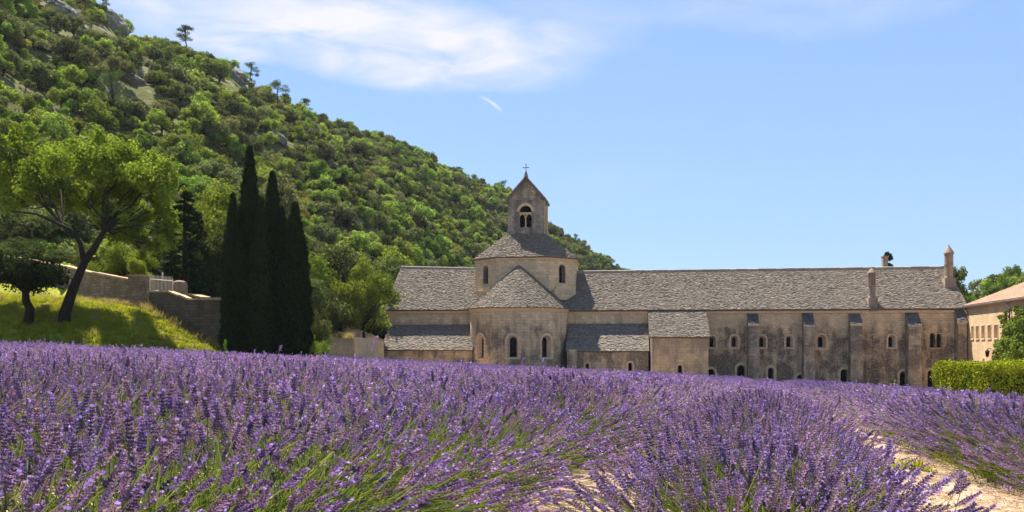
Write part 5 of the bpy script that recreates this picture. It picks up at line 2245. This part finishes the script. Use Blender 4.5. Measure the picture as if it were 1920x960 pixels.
mb.lathe((p.x, p.y, 0), [(0.5, z1 - 2.4), (0.46, z1 - 0.2), (0.40, z1 - 0.03), (0.2, z1 + 0.06), (0, z1 + 0.08)], 12)
mb.build('masonry', M['rubble'], pier)

# walls between the cypresses and the church
stone_wall('low_wall', [A3(585, 634, 66), A3(659, 637, 66.6)], 'coursed low stone wall below the grassy terrace', 'tan_rubble', 0.5)
stone_wall('rendered_wall', [A3(660, 632, 67.0), A3(690, 634.5, 72), A3(714, 640, 79)], 'smooth ochre rendered wall running up to the church', 'render_wall', 0.45, False)
stone_wall('terrace_wall', [A3(612, 610, 73), A3(648, 612, 73), A3(670, 622, 74.5), A3(690, 629, 77), A3(715, 640, 81)], 'sloping terrace wall topped by pale stones behind the grass', 'tan_rubble', 0.5)

# ------------------------------------------------------------------ hedge and climbing plant
def leaf_block(name, mp, u, v, z0, z1, n, size, col, seed, mat='hedge_leaf', core=True):
    """clipped hedge: leaves over the faces of a soft block plus a dark twiggy core"""
    rg = np.random.default_rng(seed)
    pb = PB()
    P, Nn = [], []
    au, av, h = u[1] - u[0], v[1] - v[0], z1 - z0
    areas = np.array([au * h, au * h, av * h, av * h, au * av])
    k = rg.choice(5, n, p=areas / areas.sum())
    a, b = rg.uniform(0, 1, n), rg.uniform(0, 1, n)
    pu = np.where(k == 2, u[0], np.where(k == 3, u[1], u[0] + au * a))
    pv = np.where(k == 0, v[0], np.where(k == 1, v[1], v[0] + av * np.where(k == 4, b, a)))
    pz = np.where(k == 4, z1, z0 + h * b)
    nrm = np.array([(0, -1, 0), (0, 1, 0), (-1, 0, 0), (1, 0, 0), (0, 0, 1)], float)[k]
    lump = np.array([mnoise.noise((x * 0.9, y * 0.9, q * 0.9 + seed)) + 0.5 * mnoise.noise((x * 2.6, y * 2.6, q * 2.6)) for x, y, q in zip(pu, pv, pz)])
    off = 0.16 * lump - 0.45 * rg.uniform(0, 1, n) ** 1.4 + 0.08
    rough = rg.uniform(0, 1, n) < 0.05
    off = off + np.where(rough, 0.12, 0)
    # soften the vertical edges
    cu, cv = (u[0] + u[1]) / 2, (v[0] + v[1]) / 2
    ed = np.maximum(np.abs(pu - cu) / (au / 2), 0) * np.maximum(np.abs(pv - cv) / (av / 2), 0) * np.clip((pz - z0) / h, 0.5, 1)
    pu = pu + nrm[:, 0] * off - (pu - cu) * 0.03 * ed ** 6
    pv = pv + nrm[:, 1] * off - (pv - cv) * 0.03 * ed ** 6
    pz = pz + nrm[:, 2] * off
    P = np.stack([pu, pv, pz], 1)
    Nn = unit(nrm + rg.normal(size=(n, 3)) * 0.6)
    V, Q = leaf_quads(P, Nn, size, rg, 0.6)
    c = np.asarray(col)[None] * (rg.uniform(0.65, 1.3, n) * (1 + 0.25 * lump))[:, None]
    c[:, 0] *= rg.uniform(0.8, 1.35, n)
    pb.add(V, Q, np.repeat(c, 4, 0))
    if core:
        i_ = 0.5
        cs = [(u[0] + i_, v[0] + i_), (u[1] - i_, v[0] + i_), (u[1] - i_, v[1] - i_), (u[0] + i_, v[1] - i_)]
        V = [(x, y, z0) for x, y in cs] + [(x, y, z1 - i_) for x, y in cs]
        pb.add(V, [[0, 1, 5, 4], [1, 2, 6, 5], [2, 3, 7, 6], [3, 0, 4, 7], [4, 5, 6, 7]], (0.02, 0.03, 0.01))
    return pb.mesh(name, [M[mat]])


hx0, hy0, hy1 = 20.6, 38.4, 43.2
zh = -0.8
hg = tz(hx0 + 5, hy0) - 0.3
me = leaf_block('hedge', None, (hx0, hx0 + 13.0), (hy0, hy1), hg, zh, 70000, 0.105, (0.18, 0.215, 0.014), 3)
o = link('hedge', me)
setp(o, 'clipped block hedge with yellow-green leaves at the field edge', 'hedge')

# vine on the pale building
def vine():
    rg = np.random.default_rng(9)
    u0, _ = FG.pix(1884, 640)
    pb = PB()
    n = 16000
    C, R = [], []
    for (px, py, r) in ((1884, 655, 0.9), (1900, 640, 1.2), (1915, 655, 1.4), (1895, 620, 0.7), (1912, 610, 1.0), (1888, 598, 0.45), (1893, 590, 0.4), (1918, 590, 0.7), (1905, 675, 1.3), (1884, 676, 0.9), (1925, 640, 1.6), (1935, 675, 1.6), (1930, 600, 1.1)):
        u, z = FG.pix(px, py)
        for k in range(9):
            C.append(GW(u + rg.normal() * r * 0.5, 0.25 + rg.uniform(0, 0.35) * r, z + rg.normal() * r * 0.5))
            R.append(r * rg.uniform(0.25, 0.42))
    V, Q, c = lobes_to_leaves(C, R, n, 0.16, rg, (0.12, 0.165, 0.025), 0.3, 0.3, 0.8)
    pb.add(V, Q, c)
    o = thing('climbing_vine', GW(FG.pix(1905, 650)[0], 0.3, -4.6), 'leafy green climber covering the end of the pale wall', 'climbing plant')
    me = pb.mesh('foliage', [M['hedge_leaf']])
    link('foliage', me, o)
    mb = MB()
    for (px, py) in ((1890, 600), (1905, 615), (1918, 600)):
        u, z = FG.pix(px, py)
        us = FG.pix(1900, 680)[0]
        mb.tube([GW(us, 0.1, -5.6), GW((us + u) / 2 + 0.3, 0.12, (z - 5) / 2), GW(u, 0.1, z)], [0.06, 0.045, 0.02], 6)
    mb.build('stem', M['bark'], o)


vine()

# ------------------------------------------------------------------ lavender
LAVS = [(0.245, 0.16, 0.27), (0.285, 0.185, 0.255), (0.20, 0.135, 0.25), (0.30, 0.21, 0.245), (0.24, 0.165, 0.32)]
LAVB = [(0.40, 0.26, 0.66), (0.47, 0.31, 0.70), (0.35, 0.24, 0.64)]
STEM = [(0.20, 0.27, 0.045), (0.25, 0.30, 0.06), (0.15, 0.22, 0.045), (0.30, 0.29, 0.09)]


def lav_clump(seed, lod, nst, along=0.34, spread=80.0, holes=5):
    """one lavender bush; local x lies across the row, y along it"""
    rg = np.random.default_rng(seed)
    V, Q, C = [], [], []

    def quad(a, b, c, d, col):
        n = len(V)
        V.extend((a, b, c, d))
        Q.append((n, n + 1, n + 2, n + 3))
        C.extend((col,) * 4)
    patch = [(rg.uniform(0, 2 * pi), rg.uniform(0.1, 1.0)) for _ in range(holes)]
    for i in range(nst):
        ct = rg.uniform(cos(radians(spread)), 1.0)
        th = math.acos(ct)
        ph = rg.uniform(0, 2 * pi)
        # a few holes in the bloom where green stems show
        sparse = any(abs(((ph - a + pi) % (2 * pi)) - pi) < 0.5 and abs(th - t) < 0.3 for a, t in patch)
        if sparse and rg.uniform() < 0.8:
            continue
        d = np.array([sin(th) * cos(ph), 0.72 * sin(th) * sin(ph), cos(th)])
        base = np.array([rg.normal() * 0.13, rg.uniform(-along, along) * 0.9, 0.05])
        L = rg.uniform(0.47, 0.66)
        if rg.uniform() < 0.03:
            L *= 1.16
        tip = base + d * L + np.array([0, 0, 0.05])
        mid = base + d * L * 0.5 + np.array([0, 0, 0.11 * sin(th)]) + rg.normal(size=3) * 0.015
        ax = tip - mid
        ax = ax / np.linalg.norm(ax)
        ax = ax + rg.normal(size=3) * 0.09 + np.array([0, 0, 0.35])
        ax = ax / np.linalg.norm(ax)
        s1 = np.cross(ax, [0.2, 0.3, 0.93])
        s1 = s1 / (np.linalg.norm(s1) + 1e-6)
        s2 = np.cross(ax, s1)
        sc = np.array(STEM[rg.integers(0, 4)]) * rg.uniform(0.8, 1.2)
        sw = 0.0016 if lod == 0 else (0.0028 if lod == 1 else 0.005)
        w = s1 * sw
        w2 = s2 * sw
        quad(base - w, base + w, mid + w, mid - w, sc)
        quad(mid - w, mid + w, tip + w, tip - w, sc)
        if lod == 0:
            quad(base - w2, base + w2, mid + w2, mid - w2, sc)
            quad(mid - w2, mid + w2, tip + w2, tip - w2, sc)
        SL = rg.uniform(0.06, 0.105)
        fc = np.array(LAVS[rg.integers(0, len(LAVS))]) * rg.uniform(0.75, 1.25)
        bc = np.array(LAVB[rg.integers(0, len(LAVB))]) * rg.uniform(0.85, 1.15)
        bloom = rg.uniform(0.05, 0.6)
        if lod == 0:
            nw = int(rg.integers(6, 9))
            for k in range(nw):
                c = tip + ax * SL * (k / nw)
                rr = (0.0105 if k < nw - 2 else 0.007) * (0.8 if k == 0 else 1)
                a0 = rg.uniform(0, 6.28)
                for m in range(6):
                    a = a0 + m * 1.047
                    o_ = s1 * cos(a) + s2 * sin(a)
                    t_ = s2 * cos(a) - s1 * sin(a)
                    p0 = c + o_ * 0.001
                    p2 = c + o_ * rr + ax * 0.013
                    pm = (p0 + p2) / 2
                    col = fc * rg.uniform(0.7, 1.3)
                    quad(p0, pm + t_ * 0.0058, p2, pm - t_ * 0.0058, col)
                    if rg.uniform() < bloom * 0.22:
                        q = p2 + o_ * 0.004
                        quad(q - t_ * 0.0045 - ax * 0.003, q + t_ * 0.0045 - ax * 0.003, q + t_ * 0.0045 + ax * 0.005, q - t_ * 0.0045 + ax * 0.005, bc)
        elif lod == 1:
            nw = 4
            for k in range(nw):
                c = tip + ax * SL * (k / nw)
                a0 = rg.uniform(0, 6.28)
                for m in range(3):
                    a = a0 + m * 2.094
                    o_ = s1 * cos(a) + s2 * sin(a)
                    t_ = s2 * cos(a) - s1 * sin(a)
                    p2 = c + o_ * 0.011 + ax * 0.026
                    pm = (c + p2) / 2 + o_ * 0.003
                    col = (bc if rg.uniform() < bloom * 0.45 else fc) * rg.uniform(0.8, 1.2)
                    quad(c, pm + t_ * 0.010, p2, pm - t_ * 0.010, col)
        else:
            for m in range(2):
                t_ = s1 if m == 0 else s2
                pm = tip + ax * SL * 0.5
                col = fc * 0.6 + bc * 0.4 * (0.5 + bloom)
                quad(tip, pm + t_ * 0.017, tip + ax * SL * 1.15, pm - t_ * 0.017, col)
    # leafy base
    nb = {0: 620 if holes < 6 else 900, 1: 260, 2: 110}[lod]
    for i in range(nb):
        th = math.acos(rg.uniform(0.3, 1.0))
        ph = rg.uniform(0, 2 * pi)
        d = np.array([sin(th) * cos(ph), 0.75 * sin(th) * sin(ph), cos(th)])
        b = np.array([rg.normal() * 0.12, rg.uniform(-along, along), 0.0])
        L = rg.uniform(0.24, 0.56)
        t_ = np.cross(d, rg.normal(size=3))
        t_ = t_ / np.linalg.norm(t_) * {0: 0.0032, 1: 0.006, 2: 0.011}[lod]
        col = np.array(STEM[rg.integers(0, 4)]) * rg.uniform(0.6, 1.1)
        quad(b - t_, b + t_, b + d * L + t_ * 0.3, b + d * L - t_ * 0.3, col)
    return np_mesh('lavender', np.array(V), np.array(Q), np.array(C), [M['lavender']])


LK = []
for i in range(5):
    source('lav0_%d' % i, lav_clump(400 + i, 0, 420))
    LK.append('lav0_%d' % i)
for i in range(4):
    source('lav1_%d' % i, lav_clump(420 + i, 1, 420))
    LK.append('lav1_%d' % i)
for i in range(3):
    source('lav2_%d' % i, lav_clump(440 + i, 2, 440))
    LK.append('lav2_%d' % i)

for i in range(3):
    source('lavs_%d' % i, lav_clump(460 + i, 0, 330, holes=8))
    LK.append('lavs_%d' % i)

RA = math.atan2(1440 - 960, F)            # rows run towards this bearing
RD = np.array([sin(RA), cos(RA)])
RN = np.array([cos(RA), -sin(RA)])
SPC = 2.5


def in_field(x, y):
    if x < -12.2:
        if y > edge_y(x) - 0.9:
            return False
    # in front of the abbey
    uu = (x - FA.O[0]) * FA.eu[0] + (y - FA.O[1]) * FA.eu[1]
    vv = (x - FA.O[0]) * FA.ev[0] + (y - FA.O[1]) * FA.ev[1]
    lim = 7.2 if uu < 14.5 else 3.6
    if vv < lim:
        return False
    if hx0 - 1.2 < x and y > hy0 - 3.0 and y < hy1 + 1.0:
        return False
    if x > 37.5 - 0.0 or (x > 34 and y > 66):
        return False
    if x < -12 and y > 60 and x < -13.5:
        return False
    return True


ROWS_FAR = 'long purple lavender row in the field before the abbey'


def lavender_rows():
    rg = np.random.default_rng(55)
    for r in range(-22, 15):
        off = r * SPC + {0: 0.02, -1: 0.36, 1: 0.03}.get(r, 0.0)
        P, R, S, I = [], [], [], []
        t = {0: 3.15, 1: -1.0, -1: -1.5}.get(r, 0.5)
        while t < 95:
            x, y = RD * t + RN * (off + rg.normal() * 0.05)
            dist = math.hypot(x, y)
            step = 0.42 if dist < 26 else 0.46
            t += step * rg.uniform(0.85, 1.15)
            if not in_field(x, y):
                continue
            if y < -1.5 or (y < 90 and abs(x) > 0.75 * y + 6):
                continue
            if r > 2 and rg.uniform() < 0.03:
                continue
            P.append((x, y, tz(x, y) - 0.02))
            flip = rg.uniform() < 0.5
            lean = 0.13 + rg.normal() * 0.05
            R.append((rg.normal() * 0.05, -lean if flip else lean, -RA + (pi if flip else 0) + rg.normal() * 0.15))
            sc = rg.uniform(0.88, 1.1) * (1.0 if dist > 6 else 1.0)
            S.append((sc * rg.uniform(1.2, 1.38) * {-1: 1.18, 0: 0.88, 1: 1.0}.get(r, 1.0) * (1.0 if dist < 9 else (1.3 if r == 1 else 1.15)), sc, sc * rg.uniform(0.9, 1.04) * (0.88 if r > 1 else (0.9 if r == 0 else 1.0))))
            if dist < 9 and rg.uniform() < {-1: 0.75, 1: 0.5, 0: 0.15}.get(r, 0.3):
                I.append(12 + int(rg.integers(0, 3)))
            elif dist < 12:
                I.append(int(rg.integers(0, 5)))
            elif dist < 30:
                I.append(5 + int(rg.integers(0, 4)))
            else:
                I.append(9 + int(rg.integers(0, 3)))
        if not P:
            continue
        lab = {0: 'lavender row ending in a rounded bush with sandy gaps on both sides', 1: 'lavender row along the sandy path, across from the rounded bush',
               -1: 'windswept lavender row with many green stems showing between the flowers'}.get(r, ROWS_FAR)
        scatter('lavender_row', P, R, S, I, LK, lab, 'lavender', None if r in (0, 1, -1) else 'far lavender rows')


lavender_rows()


# ------------------------------------------------------------------ grass, weeds, pebbles, litter
def grass_tuft(seed, n=26, h=0.32, col=(0.20, 0.22, 0.04), dry=0.3, w=0.012):
    rg = np.random.default_rng(seed)
    V, Q, C = [], [], []
    for i in range(n):
        a = rg.uniform(0, 2 * pi)
        b = np.array([rg.normal() * 0.1, rg.normal() * 0.1, -0.03])
        L = h * rg.uniform(0.5, 1.25)
        d = np.array([cos(a), sin(a), 0])
        p1 = b + d * L * 0.16 + np.array([0, 0, L * 0.6])
        p2 = b + d * L * rg.uniform(0.3, 0.65) + np.array([0, 0, L * 0.95])
        t = np.array([-sin(a), cos(a), 0]) * w
        c = np.array(col) * rg.uniform(0.7, 1.3)
        if rg.uniform() < dry:
            c = np.array((0.34, 0.27, 0.12)) * rg.uniform(0.7, 1.2)
        k = len(V)
        V.extend((b - t, b + t, p1 + t * 0.8, p1 - t * 0.8, p2))
        Q.append((k, k + 1, k + 2, k + 3))
        C.extend((c,) * 5)
        Q.append((k + 3, k + 2, k + 4, k + 4))
    Q = np.array(Q)
    V = np.array(V)
    # keep quads only: the tip triangle gets a doubled corner point of its own
    V2, Q2, C2 = [], [], []
    for q in Q:
        k = len(V2)
        V2.extend(V[list(q)])
        C2.extend([C[j] for j in q])
        if q[2] == q[3]:
            V2[-1] = V2[-1] + np.array([0.001, 0.001, 0.002])
        Q2.append((k, k + 1, k + 2, k + 3))
    return np_mesh('grass', np.array(V2), np.array(Q2), np.array(C2), [M['grass']])


for i in range(3):
    source('grass_%d' % i, grass_tuft(500 + i, 46, 0.19, (0.30, 0.32, 0.025), 0.1, 0.013))
for i in range(2):
    source('dry_%d' % i, grass_tuft(510 + i, 34, 0.45, (0.20, 0.17, 0.06), 0.75, 0.009))
GK = ['grass_0', 'grass_1', 'grass_2', 'dry_0', 'dry_1']


def grass():
    rg = np.random.default_rng(66)
    P, R, S, I = [], [], [], []
    n = 34000
    xs, ys = rg.uniform(-44, -10.5, n), rg.uniform(40, 72, n)
    for x, y in zip(xs, ys):
        e = float(edge_y(x))
        if x < -15.0:
            if y < e - 0.3 or y > float(wall_y(x)) - 0.35:
                continue
        else:
            if y < e - 0.3 or x > -11.5 - 0.0 or y > 72:
                continue
        dwall = float(wall_y(x)) - y
        dry = (x < -15 and dwall < 1.3 and rg.uniform() < 0.75) or rg.uniform() < 0.03
        P.append((x, y, tz(x, y)))
        R.append((rg.normal() * 0.12, rg.normal() * 0.12, rg.uniform(0, 6.28)))
        s = rg.uniform(0.6, 1.25)
        S.append((s, s, s))
        I.append(3 + int(rg.integers(0, 2)) if dry else int(rg.integers(0, 3)))
    scatter('grass', P, R, S, I, GK, 'yellow-green grass on the bank under the stone wall', 'grass')
    # terrace strip with dry grass behind the low wall
    P, R, S, I = [], [], [], []
    for i in range(500):
        t = rg.uniform()
        p = at(592 + 66 * t, 628, rg.uniform(66.8, 71.5))
        P.append((p.x, p.y, at(600, 632, p.y).z - 0.2 + rg.normal() * 0.05))
        R.append((0, 0, rg.uniform(0, 6)))
        s = rg.uniform(0.8, 1.4)
        S.append((s, s, s))
        I.append(int(rg.integers(0, 5)))
    scatter('grass', P, R, S, I, GK, 'dry grass on the terrace above the low stone wall', 'grass')
    # sparse weeds between the rows
    P, R, S, I = [], [], [], []
    for (px, py, Y, m, sp) in ((1492, 724, 40, 60, 0.9), (1420, 722, 42, 40, 0.7), (1745, 740, 34, 160, 2.6), (1690, 735, 44, 50, 1.0), (1270, 735, 40, 30, 1.0), (1705, 850, 9.3, 9, 0.12)):
        for i in range(m):
            x = (px - 960) / F * Y + rg.normal() * sp * 0.6
            y = Y + rg.normal() * sp * (1.2 if Y > 12 else 0.8)
            P.append((x, y, tz(x, y)))
            R.append((0, 0, rg.uniform(0, 6)))
            s = rg.uniform(1.3, 2.6) if Y > 12 else rg.uniform(0.3, 0.8)
            S.append((s, s, s))
            I.append(int(rg.integers(0, 3)))
    scatter('weeds', P, R, S, I, GK, 'yellow-green weeds growing in gaps between lavender rows', 'weeds')


grass()


def pebbles_and_litter():
    rg = np.random.default_rng(88)
    for i in range(3):
        mb = MB()
        r2 = random.Random(i)
        pr = [(0.0, -0.4), (0.75, -0.25), (1.0, 0.1), (0.6, 0.45), (0.0, 0.55)]
        mb.lathe((0, 0, 0), pr, 7)
        mb.v = [(x * r2.uniform(0.75, 1.25), y * r2.uniform(0.75, 1.25), z * 0.7) for x, y, z in mb.v]
        # weld by rounding is not needed at this size
        me = mb.mesh('pebble', [M['pebble']])
        source('pebble_%d' % i, me)
    V, Q, C = [], [], []
    for i in range(60):
        a = rg.uniform(0, 6.28)
        c = np.array([rg.normal() * 0.12, rg.normal() * 0.12, rg.uniform(0.004, 0.018)])
        L = rg.uniform(0.02, 0.09)
        d = np.array([cos(a), sin(a), rg.normal() * 0.12]) * L / 2
        t = np.array([-sin(a), cos(a), 0]) * rg.uniform(0.0015, 0.004)
        k = len(V)
        V.extend((c - d - t, c + d - t, c + d + t, c - d + t))
        Q.append((k, k + 1, k + 2, k + 3))
        col = np.array([(0.30, 0.21, 0.12), (0.20, 0.13, 0.09), (0.24, 0.17, 0.16), (0.42, 0.33, 0.2)][rg.integers(0, 4)])
        C.extend((col,) * 4)
    source('litter', np_mesh('litter', np.array(V), np.array(Q), np.array(C), [M['grass']]))
    P, R, S, I = [], [], [], []
    for row in (-0.5, 0.5, 1.5):
        for i in range(1500):
            t = 3.0 + 22 * rg.uniform() ** 1.6
            x, y = RD * t + RN * (row * SPC + rg.uniform(-0.8, 0.8))
            lit = rg.uniform() < 0.3
            P.append((x, y, tz(x, y) + (0.004 if lit else 0.0)))
            R.append((0, 0, rg.uniform(0, 6)))
            s = 1.0 if lit else 0.006 + 0.02 * rg.uniform() ** 4
            S.append((s, s, s))
            I.append(3 if lit else int(rg.integers(0, 3)))
    scatter('gravel', P, R, S, I, ['pebble_0', 'pebble_1', 'pebble_2', 'litter'], 'pebbles and dry plant litter on the sandy path', 'gravel')


pebbles_and_litter()


# a few tall weeds sticking out of the lavender
def tall_weed(px, py, Y, label, seed):
    rg = np.random.default_rng(seed)
    p = at(px, py, Y)
    g = tz(p.x, p.y)
    H = p.z - g
    o = thing('tall_weed', (p.x, p.y, g), label, 'weed')
    pb = PB()
    V, Q = tube_np([(0, 0, -0.05), (0.03, 0, H * 0.5), (0.02, 0.02, H)], [0.012, 0.009, 0.003], 5)
    pb.add(V, Q, (0.15, 0.2, 0.05))
    st = pb.mesh('stem', [M['grass']])
    pb = PB()
    n = 150
    t = rg.uniform(0.35, 1, n)
    a = rg.uniform(0, 6.28, n)
    r = 0.14 * (1.2 - t) * rg.uniform(0.3, 1, n) + 0.01
    P = np.stack([r * np.cos(a) + 0.02, r * np.sin(a), H * t], 1)
    V, Q = leaf_quads(P, unit(np.stack([np.cos(a), np.sin(a), 0.6 + 0 * a], 1)), 0.08, rg, 0.3, up=(0, 0, 0.6))
    pb.add(V, Q, np.repeat(np.array([(0.13, 0.22, 0.04)]) * rg.uniform(0.7, 1.3, (n, 1)), 4, 0))
    lf = pb.mesh('foliage', [M['grass']])
    for nm, me in (('stem', st), ('foliage', lf)):
        c = bpy.data.objects.new(nm, me)
        COL.objects.link(c)
        c.parent = o


tall_weed(421, 637, 30, 'feathery green weed standing out of the lavender before the cypresses', 1)
tall_weed(1678, 712, 30, 'pale green upright weed among the lavender before the buttressed wall', 2)
tall_weed(398, 655, 30, 'thin green weed beside the feathery one at the lavender edge', 3)


# ------------------------------------------------------------------ two visitors by the terrace wall
def person(px, py_head, Y, shirt, trousers, hair, label, hat=None, turn=0.0):
    p = at(px, py_head, Y)
    z0 = p.z - 1.7
    o = thing('person', (p.x, p.y, z0), label, 'person')
    o.rotation_euler = (0, 0, turn)
    me = bpy.data.meshes.new('body')
    J = {'pelvis': (0, 0, .95), 'waist': (0, .01, 1.1), 'chest': (0, .01, 1.3), 'neck': (0, .01, 1.46), 'headb': (0, -.01, 1.54), 'head': (0, -.01, 1.63), 'headt': (0, 0, 1.69)}
    R_ = {'pelvis': (.16, .12), 'waist': (.135, .1), 'chest': (.17, .11), 'neck': (.055, .055), 'headb': (.07, .085), 'head': (.078, .095), 'headt': (.05, .06)}
    E = [('pelvis', 'waist'), ('waist', 'chest'), ('chest', 'neck'), ('neck', 'headb'), ('headb', 'head'), ('head', 'headt')]
    for s, n in ((-1, 'l'), (1, 'r')):
        J.update({n + 'sh': (s * .19, .01, 1.4), n + 'el': (s * .25, .02, 1.13), n + 'wr': (s * .23, -.08, .92), n + 'hd': (s * .22, -.11, .84),
                  n + 'hip': (s * .1, 0, .88), n + 'kn': (s * .11, -.01, .5), n + 'an': (s * .11, .02, .09), n + 'toe': (s * .12, -.13, .04)})
        R_.update({n + 'sh': (.06, .06), n + 'el': (.045, .045), n + 'wr': (.03, .03), n + 'hd': (.028, .04), n + 'hip': (.085, .09), n + 'kn': (.058, .06), n + 'an': (.04, .045), n + 'toe': (.04, .03)})
        E += [('chest', n + 'sh'), (n + 'sh', n + 'el'), (n + 'el', n + 'wr'), (n + 'wr', n + 'hd'), ('pelvis', n + 'hip'), (n + 'hip', n + 'kn'), (n + 'kn', n + 'an'), (n + 'an', n + 'toe')]
    names = list(J)
    me.from_pydata([J[n] for n in names], [(names.index(a), names.index(b)) for a, b in E], [])
    tmp = bpy.data.objects.new('tmp', me)
    COL.objects.link(tmp)
    md = tmp.modifiers.new('s', 'SKIN')
    for i, n in enumerate(names):
        me.skin_vertices[0].data[i].radius = R_[n]
        me.skin_vertices[0].data[i].use_root = n == 'pelvis'
    sb = tmp.modifiers.new('b', 'SUBSURF')
    sb.levels = 2
    dg = bpy.context.evaluated_depsgraph_get()
    me2 = bpy.data.meshes.new_from_object(tmp.evaluated_get(dg))
    bpy.data.objects.remove(tmp)
    me2.materials.clear()
    for m in (shirt, trousers, (0.45, 0.28, 0.2)):
        me2.materials.append(plain('cloth', m, 0.85, 0.1))
    for pl in me2.polygons:
        z = pl.center.z
        pl.use_smooth = True
        pl.material_index = 2 if (z > 1.47 or (abs(pl.center.x) > 0.19 and z < 1.0 and z > 0.8)) else (1 if z < 0.98 else 0)
    b = bpy.data.objects.new('body', me2)
    COL.objects.link(b)
    b.parent = o
    mb = MB()
    if hat:
        mb.lathe((0, 0, 0), [(0.0, 1.66), (0.19, 1.655), (0.2, 1.67), (0.11, 1.69), (0.10, 1.77), (0.06, 1.80), (0.0, 1.81)], 14)
        me = mb.mesh('hat', [plain('hat_cloth', hat, 0.9, 0.1)])
        h = bpy.data.objects.new('hat', me)
    else:
        mb.lathe((0, 0.015, 0), [(0.086, 1.58), (0.1, 1.64), (0.085, 1.70), (0.05, 1.735), (0.0, 1.745)], 14)
        me = mb.mesh('hair', [plain('hair', hair, 0.7, 0.2)])
        h = bpy.data.objects.new('hair', me)
    COL.objects.link(h)
    h.parent = o
    # face: nose and eyes
    mb = MB()
    mb.lathe((0, -0.112, 1.6), [(0.012, 0), (0.016, 0.01), (0.006, 0.04), (0, 0.045)], 6)
    for s in (-1, 1):
        mb.lathe((s * 0.03, -0.098, 1.625), [(0.0, -0.008), (0.009, 0), (0.0, 0.008)], 6)
    f = bpy.data.objects.new('face', mb.mesh('face', [plain('skin_dark', (0.25, 0.14, 0.1), 0.7, 0.2)]))
    COL.objects.link(f)
    f.parent = o


person(638, 609, 72.0, (0.03, 0.07, 0.11), (0.03, 0.05, 0.07), (0.25, 0.2, 0.15), 'person in dark blue standing on the terrace beside the wall', None, 0.5)
person(651, 609, 74.5, (0.6, 0.55, 0.5), (0.2, 0.2, 0.22), None, 'person in a white hat looking over the terrace wall', (0.75, 0.73, 0.7), -0.4)


# ------------------------------------------------------------------ summer haze
def haze():
    import bmesh
    bm = bmesh.new()
    bmesh.ops.create_cube(bm, size=1.0)
    bmesh.ops.scale(bm, vec=(1860, 1860, 232), verts=bm.verts)
    bmesh.ops.translate(bm, vec=(0, 0, 60), verts=bm.verts)
    bmesh.ops.recalc_face_normals(bm, faces=bm.faces)
    me = bpy.data.meshes.new('haze')
    bm.to_mesh(me)
    t = NT('haze')
    v = t.n('ShaderNodeVolumePrincipled')
    v.inputs['Color'].default_value = (0.80, 0.88, 1.0, 1)
    v.inputs['Density'].default_value = 0.00008
    v.inputs['Anisotropy'].default_value = 0.2
    t.l(v.outputs[0], t.out.inputs['Volume'])
    me.materials.append(t.mat)
    o = link('haze', me)
    setp(o, 'thin summer haze in the air over the valley', 'haze', kind='stuff')


haze()
